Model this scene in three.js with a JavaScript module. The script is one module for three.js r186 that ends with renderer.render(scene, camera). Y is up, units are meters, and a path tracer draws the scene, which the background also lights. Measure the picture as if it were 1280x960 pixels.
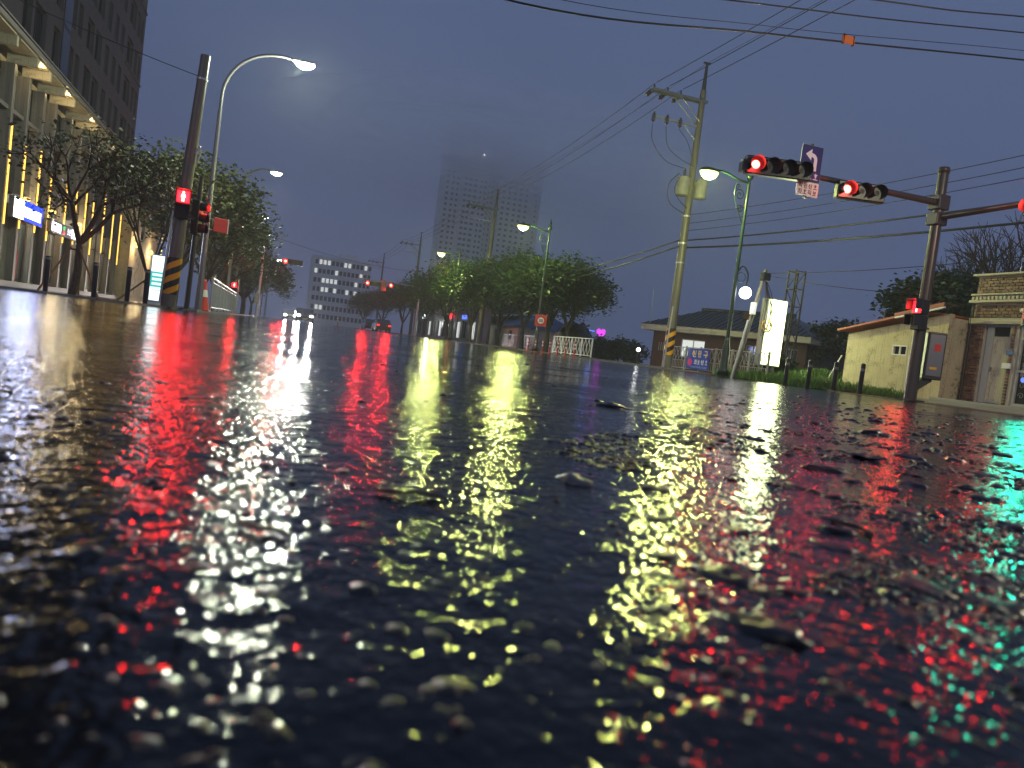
import * as THREE from 'three';
import { mergeGeometries, mergeVertices } from 'three/addons/utils/BufferGeometryUtils.js';
import { RoundedBoxGeometry } from 'three/addons/geometries/RoundedBoxGeometry.js';
import { ImprovedNoise } from 'three/addons/math/ImprovedNoise.js';

// ---------------------------------------------------------------- camera, sky, sun, exposure
const RAD = Math.PI / 180, FPX = 940, EYE = 0.12;
const scene = new THREE.Scene();
const camera = new THREE.PerspectiveCamera(2 * Math.atan(480 / FPX) / RAD, 4 / 3, 0.02, 4000);
camera.position.set(0, EYE, 0);
camera.rotation.order = 'YXZ';
camera.rotation.set(-2.78 * RAD, -18.1 * RAD, 7.11 * RAD);   // a phone held just above the wet road, tilted
camera.focus = 14; camera.userData.fStop = 7.8;
camera.updateMatrixWorld(true);

const renderer = new THREE.WebGLRenderer({ antialias: true });
renderer.toneMapping = THREE.LinearToneMapping;
renderer.toneMappingExposure = 1.0;
renderer.shadowMap.enabled = true;

{ // overcast dusk sky: a plain gradient of air with faint cloud
  const W = 512, Hh = 256, d = new Float32Array(W * Hh * 4), N = new ImprovedNoise();
  for (let j = 0; j < Hh; j++) for (let i = 0; i < W; i++) {
    const el = ((j + 0.5) / Hh - 0.5) * Math.PI, az = (i + 0.5) / W * 2 * Math.PI, y = Math.max(0, Math.sin(el));
    const k = Math.pow(y, 0.6), c = Math.cos(el);
    const n = 1 + 0.10 * N.noise(Math.cos(az) * c * 2.2 + 5, y * 5, Math.sin(az) * c * 2.2) + 0.05 * N.noise(Math.cos(az) * c * 6, y * 12, Math.sin(az) * c * 6 + 9);
    const o = (j * W + i) * 4;
    d[o] = THREE.MathUtils.lerp(0.114, 0.078, k) * n; d[o + 1] = THREE.MathUtils.lerp(0.146, 0.131, k) * n; d[o + 2] = THREE.MathUtils.lerp(0.286, 0.27, k) * n; d[o + 3] = 1;
  }
  const t = new THREE.DataTexture(d, W, Hh, THREE.RGBAFormat, THREE.FloatType);
  t.mapping = THREE.EquirectangularReflectionMapping; t.magFilter = t.minFilter = THREE.LinearFilter; t.needsUpdate = true;
  scene.background = t; scene.environment = t;
}
const sun = new THREE.DirectionalLight(new THREE.Color(1, 0.93, 0.86), 0.24);   // the last of the day behind the cloud
sun.position.set(-60, 40, 80); sun.shadow.radius = 60; sun.castShadow = true;
Object.assign(sun.shadow.camera, { left: -80, right: 80, top: 80, bottom: -80, near: 1, far: 300 });
sun.name = 'dusk_sun'; scene.add(sun);
scene.fog = new THREE.FogExp2(new THREE.Color(0.93, 0.95, 1.0), 0.0017);

// ---------------------------------------------------------------- helpers
let seed = 20240611;
const rnd = () => { seed = (seed + 0x6D2B79F5) | 0; let t = Math.imul(seed ^ (seed >>> 15), 1 | seed); t = (t + Math.imul(t ^ (t >>> 7), 61 | t)) ^ t; return ((t ^ (t >>> 14)) >>> 0) / 4294967296; };
const rr = (a, b) => a + (b - a) * rnd();
const V = (x, y, z) => new THREE.Vector3(x, y, z);
const noise = new ImprovedNoise();
const lerp = THREE.MathUtils.lerp, smooth = THREE.MathUtils.smoothstep, clamp = THREE.MathUtils.clamp;
// a photo pixel gives a direction; a plane that the thing stands on or in gives the distance
const ray = (u, v) => V((u - 640) / FPX, (480 - v) / FPX, -1).applyQuaternion(camera.quaternion);
const onX = (u, v, X) => { const d = ray(u, v); return d.multiplyScalar(X / d.x).add(camera.position); };
const onZ = (u, v, Z) => { const d = ray(u, v); return d.multiplyScalar(Z / d.z).add(camera.position); };
const onY = (u, v, y) => { const d = ray(u, v); return d.multiplyScalar((y - EYE) / d.y).add(camera.position); };
const atR = (u, v, r) => { const d = ray(u, v); return d.multiplyScalar(r / Math.hypot(d.x, d.z)).add(camera.position); };   // horizontal range
const rangeOf = (p) => Math.hypot(p.x, p.z);
const heightAt = (p, u, v) => atR(u, v, rangeOf(p)).y;

const mats = {};
function mat(name, o) { // o: c linear rgb or hex
  const { c, e, ei, ...r } = o;
  const phys = 'clearcoat' in r || 'transmission' in r || 'ior' in r || 'sheen' in r;
  const m = new (phys ? THREE.MeshPhysicalMaterial : THREE.MeshStandardMaterial)({ roughness: 0.6, ...r });
  if (Array.isArray(c)) m.color.setRGB(...c); else if (c !== undefined) m.color.set(c);
  if (e) { m.emissive.setRGB(...e); m.emissiveIntensity = ei ?? 1; }
  m.name = name; mats[name] = m; return m;
}
const taken = new Map();
function numbered(name) { const n = taken.get(name) ?? 0; taken.set(name, n + 1); return n ? name + '_' + String(n).padStart(3, '0') : name; }
function tagg(o, label, category, group, kind) {
  if (label) o.userData.label = label; if (category) o.userData.category = category; if (group) o.userData.group = group; if (kind) o.userData.kind = kind; return o;
}
function thing(name, label, category, pos = [0, 0, 0], turn = 0, group) {
  const o = new THREE.Group(); o.name = numbered(name); o.position.set(...pos); o.rotation.y = turn; scene.add(o);
  return tagg(o, label, category, group);
}
function prep(g) { // non-indexed with position, normal, uv only, so that any two merge
  let q = g.index ? g.toNonIndexed() : g;
  for (const k of Object.keys(q.attributes)) if (!['position', 'normal', 'uv'].includes(k)) q.deleteAttribute(k);
  if (!q.attributes.uv) q.setAttribute('uv', new THREE.BufferAttribute(new Float32Array(q.attributes.position.count * 2), 2));
  if (!q.attributes.normal) q.computeVertexNormals();
  return q;
}
function merged(gs) { return Array.isArray(gs) ? (gs.length === 1 ? gs[0] : mergeGeometries(gs.map(prep))) : gs; }
function part(name, gs, m, parent, label) {
  const o = new THREE.Mesh(merged(gs), m); o.name = name; o.castShadow = o.receiveShadow = true; parent.add(o);
  if (label) o.userData.label = label; return o;
}
function solo(name, gs, m, label, category, group, kind) { const o = part(numbered(name), gs, m, scene); return tagg(o, label, category, group, kind); }
function structure(name, gs, m) { return tagg(part(numbered(name), gs, m, scene), null, null, null, 'structure'); }
function copyOf(o, pos, turn, label, group) {
  const c = o.clone(); c.name = numbered(o.name.replace(/_\d{3}$/, '')); c.position.set(...pos); if (turn !== undefined) c.rotation.y = turn; scene.add(c);
  if (label) c.userData = { ...c.userData, label }; if (group) c.userData.group = group; return c;
}
const bx = (w, h, d, x = 0, y = 0, z = 0, r = 0) => { const g = r ? new RoundedBoxGeometry(w, h, d, 2, r) : new THREE.BoxGeometry(w, h, d); g.translate(x, y, z); return g; };
function beam(a, b, r0, r1 = r0, n = 8) { // a tapered round bar from a to b
  const d = b.clone().sub(a), L = d.length(), g = new THREE.CylinderGeometry(r1, r0, L, n, 1); g.translate(0, L / 2, 0);
  g.applyQuaternion(new THREE.Quaternion().setFromUnitVectors(V(0, 1, 0), d.normalize())); g.translate(a.x, a.y, a.z); return g;
}
function bar(a, b, w, h) { // a square bar from a to b, w across, h high
  const d = b.clone().sub(a), L = d.length(), g = new THREE.BoxGeometry(w, h, L); g.translate(0, 0, L / 2);
  const m = new THREE.Matrix4().lookAt(d, V(0, 0, 0), Math.abs(d.y) > 0.99 * L ? V(1, 0, 0) : V(0, 1, 0)); g.applyMatrix4(m); g.translate(a.x, a.y, a.z); return g;
}
function tube(pts, r, n = 6, seg) { return new THREE.TubeGeometry(new THREE.CatmullRomCurve3(pts), seg ?? Math.max(6, pts.length * 4), r, n); }
function lathe(p, n = 20) { return new THREE.LatheGeometry(p.map(([x, y]) => new THREE.Vector2(x, y)), n); }
function shift(g, x, y, z) { g.translate(x, y, z); return g; }
function lampLight(color, intensity, x, y, z, radius, parent) {
  const l = new THREE.PointLight(color, intensity); l.position.set(x, y, z); l.shadow.radius = radius / 0.02; l.castShadow = true; l.name = 'lamp_glow'; parent.add(l); return l;
}
function downLight(color, intensity, x, y, z, radius, parent) { // a street lamp throws its light down in a wide cone
  const l = new THREE.SpotLight(color, intensity, 0, 1.36, 0.5); l.position.set(x, y, z); l.target.position.set(x, y - 5, z); l.shadow.radius = radius / 0.02; l.castShadow = true; l.name = 'lamp_glow'; parent.add(l); parent.add(l.target); return l;
}
function dataTex(n, fn, srgb, rep) { // fn(x, y) -> [r, g, b] 0..1
  const d = new Uint8Array(n * n * 4);
  for (let j = 0; j < n; j++) for (let i = 0; i < n; i++) { const c = fn(i, j), o = (j * n + i) * 4; for (let k = 0; k < 3; k++) d[o + k] = clamp(c[k], 0, 1) * 255; d[o + 3] = 255; }
  const t = new THREE.DataTexture(d, n, n); t.wrapS = t.wrapT = THREE.RepeatWrapping; t.magFilter = THREE.LinearFilter; if (srgb) t.colorSpace = THREE.SRGBColorSpace; if (rep) t.repeat.set(rep, rep); t.needsUpdate = true; return t;
}
// ---------------------------------------------------------------- the wet road
const WET = 1.6;   // metres that one tile of the fine relief covers
function periodicNoise(n, cells, s) { // tileable value field, n x n, given cells a side
  const g = new Float32Array(cells * cells); for (let i = 0; i < g.length; i++) g[i] = rnd() * 2 - 1;
  const out = new Float32Array(n * n), f = cells / n;
  const q = (t) => t * t * t * (t * (t * 6 - 15) + 10);
  for (let j = 0; j < n; j++) { const y = j * f, y0 = Math.floor(y), ty = q(y - y0), r0 = (y0 % cells) * cells, r1 = ((y0 + 1) % cells) * cells;
    for (let i = 0; i < n; i++) { const x = i * f, x0 = Math.floor(x), tx = q(x - x0), a = x0 % cells, b = (x0 + 1) % cells;
      out[j * n + i] = s * lerp(lerp(g[r0 + a], g[r0 + b], tx), lerp(g[r1 + a], g[r1 + b], tx), ty); } }
  return out;
}
const wetNormal = (() => {
  const n = 2048, h = new Float32Array(n * n), px = WET / n;
  for (const [cells, amp] of [[60, 0.0004], [130, 0.0005], [280, 0.00038], [600, 0.00024]]) { const o = periodicNoise(n, cells, amp); for (let i = 0; i < h.length; i++) h[i] += o[i]; }
  const d = new Uint8Array(n * n * 4);
  for (let j = 0; j < n; j++) for (let i = 0; i < n; i++) {
    const sx = (h[j * n + (i + 1) % n] - h[j * n + (i + n - 1) % n]) / (2 * px), sy = (h[((j + 1) % n) * n + i] - h[((j + n - 1) % n) * n + i]) / (2 * px);
    const L = 1 / Math.hypot(sx, sy, 1), o = (j * n + i) * 4;
    d[o] = (-sx * L * 0.5 + 0.5) * 255; d[o + 1] = (-sy * L * 0.5 + 0.5) * 255; d[o + 2] = (L * 0.5 + 0.5) * 255; d[o + 3] = 255;
  }
  const t = new THREE.DataTexture(d, n, n); t.wrapS = t.wrapT = THREE.RepeatWrapping; t.magFilter = THREE.LinearFilter; t.needsUpdate = true; return t;
})();
const wetRough = (() => { const n = 1024, a = periodicNoise(n, 7, 1), b = periodicNoise(n, 40, 1), c = periodicNoise(n, 300, 1); return dataTex(n, (i, j) => { const k = j * n + i, s = 0.5 + 0.5 * a[k] + 0.25 * b[k], r = 0.36 + 0.6 * smooth(s, 0.35, 0.75) + 0.25 * c[k]; return [r, r, r]; }); })();
wetRough.repeat.set(0.37, 0.37);
const wetRoad = new THREE.MeshPhysicalMaterial({ roughness: 0.15, roughnessMap: wetRough, ior: 1.3, normalMap: wetNormal, normalScale: new THREE.Vector2(0.72, 0.72) });
wetRoad.color.setRGB(0.014, 0.014, 0.015); wetRoad.name = 'wet_asphalt';

function roadHeight(x, z) { // slow undulation of the asphalt and the wind ripple of the water lying on it
  const N = noise.noise.bind(noise);
  let h = 0.003 * N(x * 0.9, z * 0.9, 3.1) + 0.0015 * N(x * 3.1, z * 3.1, 7.7) + 0.0009 * N(x * 6.3, z * 5.7, 4.4);
  const still = smooth(N(x * 0.55 + 4, z * 0.55, 1.3), -0.35, 0.35);       // how rough this patch is
  h += (0.3 + still) * (0.0008 * N(x * 11, z * 12, 2.2) + 0.00075 * N(x * 31, z * 33, 5.2) + 0.00045 * N(x * 74, z * 80, 8.2));
  return h;
}
function linesFrom(c, lo, hi, s0, k, kUp = k) { // ever wider steps away from c
  const a = [c]; for (let x = c; x < hi;) { x += Math.max(s0, kUp * Math.abs(x - c)); a.push(Math.min(x, hi)); }
  const b = []; for (let x = c; x > lo;) { x -= Math.max(s0, k * Math.abs(x - c)); b.push(Math.max(x, lo)); }
  return b.reverse().concat(a);
}
function sheet(xs, zs, hf, uvScale) {
  const nx = xs.length, nz = zs.length, p = new Float32Array(nx * nz * 3), uv = new Float32Array(nx * nz * 2), idx = new Uint32Array((nx - 1) * (nz - 1) * 6);
  for (let j = 0; j < nz; j++) for (let i = 0; i < nx; i++) { const o = j * nx + i; p[o * 3] = xs[i]; p[o * 3 + 1] = hf(xs[i], zs[j]); p[o * 3 + 2] = zs[j]; uv[o * 2] = xs[i] / uvScale; uv[o * 2 + 1] = -zs[j] / uvScale; }
  let q = 0; for (let j = 0; j < nz - 1; j++) for (let i = 0; i < nx - 1; i++) { const a = j * nx + i, b = a + 1, c = a + nx, d = c + 1; idx[q++] = a; idx[q++] = c; idx[q++] = b; idx[q++] = b; idx[q++] = c; idx[q++] = d; }
  const g = new THREE.BufferGeometry(); g.setAttribute('position', new THREE.BufferAttribute(p, 3)); g.setAttribute('uv', new THREE.BufferAttribute(uv, 2)); g.setIndex(new THREE.BufferAttribute(idx, 1)); g.computeVertexNormals(); return g;
}
{
  const far = (list, end, k) => { const o = [...list], sgn = Math.sign(end - o[o.length - 1]); let x = o[o.length - 1]; while (Math.abs(x) < Math.abs(end)) { x += sgn * Math.max(0.02, k * Math.abs(x)); o.push(Math.abs(x) > Math.abs(end) ? end : x); } return o; };
  const nearZ = []; for (let z = -0.06; z > -8;) { nearZ.push(z); z -= Math.max(0.005, 0.0042 * -z); }
  const zs = [12, 6, 3, 1.5, 0.8, 0.4, 0.2, 0.1, 0.05, 0, -0.03, ...far(nearZ, -520, 0.035)].reverse();
  const nearX = []; for (let x = -1.4; x < 4.6; x += Math.abs(x - 0.4) < 0.9 ? 0.007 : 0.0125) nearX.push(x);
  const xs = [...far([-1.4], -300, 0.035).slice(1).reverse(), ...far(nearX, 300, 0.03)];
  structure('road', sheet(xs, zs, (x, z) => { const d = Math.hypot(x, z); return d > 40 ? 0 : roadHeight(x, z) * (1 - smooth(d, 25, 40)); }, WET), wetRoad);
  console.log('road', xs.length, zs.length);
}
// ---------------------------------------------------------------- materials
function grainTex(n, base, amp, cells, srgb = false) {
  const fs = cells.map(([c, a]) => periodicNoise(n, c, a));
  return dataTex(n, (i, j) => { let s = 1; for (const f of fs) s += f[j * n + i] * amp; return base.map((b) => b * s); }, srgb);
}
const tConcrete = grainTex(256, [0.8, 0.8, 0.8], 1, [[6, 0.18], [24, 0.12], [128, 0.14]]);
const tStain = dataTex(256, (() => { const a = periodicNoise(256, 5, 1), b = periodicNoise(256, 40, 1), c = periodicNoise(256, 120, 1); return (i, j) => { const k = j * 256 + i, dr = b[((j >> 4) * 256 + i) % 65536], s = 0.84 + 0.1 * a[k] + 0.07 * b[k] + 0.06 * c[k] - (b[k] * a[k] > 0.3 ? 0.24 : 0) - 0.16 * smooth(dr, 0.25, 0.7); return [s, s * 0.985, s * 0.95]; }; })());
const tBark = dataTex(128, (() => { const a = periodicNoise(128, 32, 1), b = periodicNoise(128, 8, 1); return (i, j) => { const s = 0.7 + 0.3 * a[((j >> 2) % 128) * 128 + i] + 0.15 * b[j * 128 + i]; return [s, s, s]; }; })());
const M = {
  concrete: mat('concrete', { c: [0.3, 0.29, 0.27], roughness: 0.55, map: tConcrete }),
  poleConcrete: mat('pole_concrete', { c: [0.15, 0.135, 0.115], roughness: 0.4, map: tConcrete }),
  steel: mat('grey_steel', { c: [0.22, 0.22, 0.22], roughness: 0.32, metalness: 0.6 }),
  galv: mat('galvanised_steel', { c: [0.42, 0.43, 0.44], roughness: 0.35, metalness: 0.7 }),
  darkSteel: mat('dark_steel', { c: [0.055, 0.05, 0.045], roughness: 0.35, metalness: 0.3 }),
  brownSteel: mat('brown_painted_steel', { c: [0.05, 0.043, 0.037], roughness: 0.32 }),
  greenIron: mat('green_cast_iron', { c: [0.012, 0.034, 0.028], roughness: 0.3 }),
  black: mat('black_plastic', { c: [0.012, 0.012, 0.013], roughness: 0.35 }),
  blackRubber: mat('black_rubber', { c: [0.02, 0.02, 0.02], roughness: 0.6 }),
  cable: mat('cable_black', { c: [0.012, 0.012, 0.013], roughness: 0.45 }),
  porcelain: mat('porcelain', { c: [0.05, 0.035, 0.03], roughness: 0.2 }),
  yellow: mat('yellow_paint', { c: [0.72, 0.42, 0.02], roughness: 0.35 }),
  white: mat('white_paint', { c: [0.72, 0.72, 0.7], roughness: 0.4 }),
  cream: mat('cream_paint', { c: [0.6, 0.55, 0.42], roughness: 0.6, map: tStain }),
  red: mat('red_plastic', { c: [0.55, 0.03, 0.02], roughness: 0.4 }),
  orange: mat('orange_plastic', { c: [0.75, 0.16, 0.02], roughness: 0.5 }),
  bark: mat('bark', { c: [0.075, 0.055, 0.04], roughness: 0.7, map: tBark }),
  leafOlive: mat('leaf_olive', { c: [0.085, 0.1, 0.035], roughness: 0.45 }),
  leafGreen: mat('leaf_green', { c: [0.045, 0.095, 0.02], roughness: 0.45 }),
  leafDark: mat('leaf_dark', { c: [0.02, 0.04, 0.014], roughness: 0.5 }),
  wood: mat('stake_wood', { c: [0.2, 0.12, 0.06], roughness: 0.7 }),
  glassDark: mat('dark_glass', { c: [0.02, 0.022, 0.026], roughness: 0.06, ior: 1.5 }),
  pane: mat('clear_pane', { c: [0.95, 0.97, 0.97], roughness: 0.03, transmission: 1, thickness: 0, ior: 1.5 }),
  stone: mat('facade_stone', { c: [0.26, 0.24, 0.215], roughness: 0.5, map: tConcrete }),
  stoneDark: mat('facade_panel_dark', { c: [0.11, 0.1, 0.095], roughness: 0.4, map: tConcrete }),
  apt: mat('apartment_wall', { c: [0.105, 0.092, 0.096], roughness: 0.75, map: tConcrete }),
  aptDark: mat('window_frame_dark', { c: [0.04, 0.037, 0.038], roughness: 0.4 }),
  towerWall: mat('tower_wall', { c: [0.78, 0.78, 0.77], roughness: 0.8 }),
  towerDark: mat('tower_cladding_grey', { c: [0.3, 0.32, 0.35], roughness: 0.8 }),
  frame: mat('window_frame', { c: [0.35, 0.34, 0.32], roughness: 0.4 }),
  paving: mat('wet_paving', { c: [0.13, 0.1, 0.085], roughness: 0.22, ior: 1.36 }),
  kerb: mat('kerb_granite', { c: [0.2, 0.195, 0.19], roughness: 0.85, map: tConcrete }),
  plaster: mat('yellow_plaster', { c: [0.56, 0.47, 0.31], roughness: 0.75, map: tStain }),
  roofRed: mat('red_roof_sheet', { c: [0.36, 0.07, 0.03], roughness: 0.45 }),
  brickA: mat('brick_brown', { c: [0.24, 0.13, 0.08], roughness: 0.6, map: tConcrete }),
  brickB: mat('brick_tan', { c: [0.33, 0.2, 0.12], roughness: 0.6, map: tConcrete }),
  brickC: mat('brick_dark', { c: [0.14, 0.075, 0.05], roughness: 0.6, map: tConcrete }),
  mortar: mat('mortar', { c: [0.42, 0.38, 0.32], roughness: 0.85 }),
  houseBrick: mat('house_brick', { c: [0.1, 0.045, 0.03], roughness: 0.65, map: tConcrete }),
  tile: mat('roof_tile_dark', { c: [0.035, 0.038, 0.042], roughness: 0.4 }),
  blueRoof: mat('blue_roof_sheet', { c: [0.05, 0.12, 0.32], roughness: 0.4 }),
  tarp: mat('black_tarpaulin', { c: [0.02, 0.021, 0.024], roughness: 0.4 }),
  carDark: mat('car_paint_dark', { c: [0.03, 0.032, 0.036], roughness: 0.25, clearcoat: 1, clearcoatRoughness: 0.05 }),
  carSilver: mat('car_paint_silver', { c: [0.36, 0.37, 0.38], roughness: 0.3, clearcoat: 1, clearcoatRoughness: 0.05, metalness: 0.3 }),
  carRed: mat('car_paint_maroon', { c: [0.16, 0.02, 0.02], roughness: 0.3, clearcoat: 1, clearcoatRoughness: 0.05 }),
  soil: mat('wet_soil', { c: [0.045, 0.034, 0.024], roughness: 0.6, map: tConcrete }),
  grass: mat('grass_blade', { c: [0.08, 0.17, 0.025], roughness: 0.5 }),
};
// what gives off light
const LED = [0.92, 1.0, 0.76], SODIUM = [0.9, 1.0, 0.27], REDL = [1.0, 0.008, 0.02];
const E = {
  led: mat('led_lens_lit', { c: [0.2, 0.2, 0.2], e: LED, ei: 42 }),
  sodium: mat('lamp_bowl_lit', { c: [0.2, 0.2, 0.2], e: SODIUM, ei: 3.4 }),
  globe: mat('globe_lit', { c: [0.2, 0.2, 0.2], e: [1, 1, 0.98], ei: 12 }),
  red: mat('red_lens_lit', { c: [0.1, 0, 0], e: REDL, ei: 7 }),
  redHot: mat('red_lamp_core_lit', { c: [0.1, 0, 0], e: [1, 0.05, 0.035], ei: 34 }),
  green: mat('green_lens_lit', { c: [0, 0.1, 0.08], e: [0.02, 1, 0.66], ei: 9 }),
  head: mat('headlight_lit', { c: [0.3, 0.3, 0.3], e: [1, 0.98, 0.94], ei: 260 }),
  tail: mat('taillight_lit', { c: [0.1, 0, 0], e: [1, 0.03, 0.02], ei: 3 }),
  gold: mat('gold_led_strip_lit', { c: [0.1, 0.06, 0], e: [1, 0.55, 0.09], ei: 2.6 }),
  bulb: mat('gold_bulb_lit', { c: [0.1, 0.06, 0], e: [1, 0.68, 0.16], ei: 3 }),
  white: mat('white_sign_lit', { c: [0.3, 0.3, 0.3], e: [0.9, 0.95, 1], ei: 2.6 }),
  lightbox: mat('white_lightbox_lit', { c: [0.5, 0.5, 0.5], e: [0.86, 1, 0.42], ei: 5 }),
  window: mat('window_lit', { c: [0.2, 0.2, 0.2], e: [0.95, 1, 0.95], ei: 0.75 }),
  windowWarm: mat('window_lit_warm', { c: [0.2, 0.2, 0.2], e: [1, 0.82, 0.5], ei: 0.6 }),
  magenta: mat('magenta_neon_lit', { c: [0.1, 0, 0.1], e: [0.85, 0.08, 0.95], ei: 1.1 }),
  blue: mat('blue_neon_lit', { c: [0, 0, 0.1], e: [0.12, 0.22, 1], ei: 1.5 }),
  beacon: mat('beacon_lit', { c: [0.2, 0.2, 0.2], e: [1, 1, 0.95], ei: 5 }),
};
const unlitLens = mat('dark_lens', { c: [0.015, 0.015, 0.014], roughness: 0.5 });

function canvasTex(w, h, draw) { const cv = document.createElement('canvas'); cv.width = w; cv.height = h; const c = cv.getContext('2d'); draw(c, w, h); const t = new THREE.CanvasTexture(cv); t.colorSpace = THREE.SRGBColorSpace; return t; }
// strokes of Korean letters, drawn in a unit square with y down
const HANGUL = {
  bi: [[[.12, .15], [.12, .85]], [[.5, .15], [.5, .85]], [[.12, .5], [.5, .5]], [[.12, .85], [.5, .85]], [[.82, .08], [.82, .95]]],
  bo: [[[.25, .08], [.25, .52]], [[.75, .08], [.75, .52]], [[.25, .3], [.75, .3]], [[.25, .52], [.75, .52]], [[.5, .55], [.5, .86]], [[.08, .88], [.92, .88]]],
  ho: [[[.5, .02], [.5, .12]], [[.2, .2], [.8, .2]], [[.35, .42], [.5, .3], [.65, .42], [.5, .56], [.35, .42]], [[.5, .58], [.5, .86]], [[.08, .88], [.92, .88]]],
  sin: [[[.1, .6], [.3, .1], [.5, .6]], [[.78, .05], [.78, .66]], [[.3, .68], [.3, .92], [.85, .92]]],
  min: [[[.12, .1], [.5, .1], [.5, .55], [.12, .55], [.12, .1]], [[.78, .05], [.78, .66]], [[.3, .68], [.3, .92], [.85, .92]]],
  gu: [[[.2, .1], [.78, .1], [.74, .5]], [[.05, .6], [.95, .6]], [[.5, .6], [.5, .95]]],
  jik: [[[.1, .12], [.5, .12], [.1, .6]], [[.3, .3], [.52, .6]], [[.8, .05], [.8, .62]], [[.25, .72], [.82, .72], [.82, .97]]],
  jwa: [[[.1, .12], [.6, .12], [.1, .5]], [[.32, .3], [.6, .5]], [[.35, .55], [.35, .8]], [[.05, .82], [.68, .82]], [[.82, .05], [.82, .95]], [[.82, .5], [.98, .5]]],
};
function hangul(c, key, x, y, w, h, lw) { c.lineWidth = lw; c.lineCap = 'round'; c.lineJoin = 'round'; for (const s of HANGUL[key]) { c.beginPath(); s.forEach(([a, b], i) => (i ? c.lineTo(x + a * w, y + b * h) : c.moveTo(x + a * w, y + b * h))); c.stroke(); } }
// ---------------------------------------------------------------- pavements and ground beside the road
const LK = -2.0, RK = 14.2;   // kerb lines
function poly(pts, y, thick) { // flat slab with its outline in (x, z), top at y
  const s = new THREE.Shape(pts.map(([x, z]) => new THREE.Vector2(x, -z))), g = new THREE.ExtrudeGeometry(s, { depth: thick, bevelEnabled: true, bevelThickness: 0.008, bevelSize: 0.008, bevelSegments: 1 });
  g.rotateX(-Math.PI / 2); g.translate(0, y - thick, 0); return g;
}
const leftEdge = [[LK, -140], [LK, -27], [-2.25, -24.2], [-2.75, -22.3], [-3.5, -21.0], [-5.0, -20.4], [-9, -20.2], [-30, -20.2]];
structure('pavement', poly([...leftEdge.map(([x, z]) => [x - 0.16, z - (z > -22 ? 0.16 : 0)]), [-30, -140]], 0.05, 0.3), M.paving);
{ // kerb stones, laid one by one along the left corner
  const pts = leftEdge.map(([x, z]) => V(x, 0, z)).reverse().slice(1), curve = new THREE.CatmullRomCurve3(pts, false, 'catmullrom', 0.2), L = curve.getLength();
  const kerb = new THREE.Group(); kerb.name = 'kerb'; kerb.userData.kind = 'structure'; scene.add(kerb);
  const g = new RoundedBoxGeometry(0.985, 0.22, 0.15, 1, 0.012);
  for (let s = 0.5, i = 0; s < Math.min(L, 70); s += 1, i++) { const p = curve.getPointAt(s / L), t = curve.getTangentAt(s / L), m = part(i ? 'kerbstone_' + String(i).padStart(3, '0') : 'kerbstone', g, M.kerb, kerb); m.position.set(p.x - 0.075, -0.045 + rr(-0.004, 0.004), p.z); m.rotation.y = Math.atan2(-t.z, t.x); }
}
structure('pavement', poly([[RK + 0.16, -140], [RK + 0.16, -24], [40, -24], [40, -140]], 0.05, 0.3), M.paving);
{
  const kerb = new THREE.Group(); kerb.name = numbered('kerb') === 'kerb' ? 'kerb_001' : 'kerb_002'; kerb.userData.kind = 'structure'; scene.add(kerb);
  const g = new RoundedBoxGeometry(0.15, 0.22, 0.985, 1, 0.012), g3 = new RoundedBoxGeometry(0.15, 0.22, 2.985, 1, 0.012);
  for (let z = -24.5, i = 0; z > -70; z -= 1, i++) { const m = part(i ? 'kerbstone_' + String(i).padStart(3, '0') : 'kerbstone', g, M.kerb, kerb); m.position.set(RK + 0.075, -0.03 + rr(-0.004, 0.004), z); }
  for (let z = -71.5, i = 46; z > -138; z -= 3, i++) { const m = part('kerbstone_' + String(i).padStart(3, '0'), g3, M.kerb, kerb); m.position.set(RK + 0.075, -0.03, z); }
}
structure('forecourt', poly([[14.9, -2], [14.9, -17.3], [17.95, -17.6], [40, -17.6], [40, -2]], 0.02, 0.2), M.paving);

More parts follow.
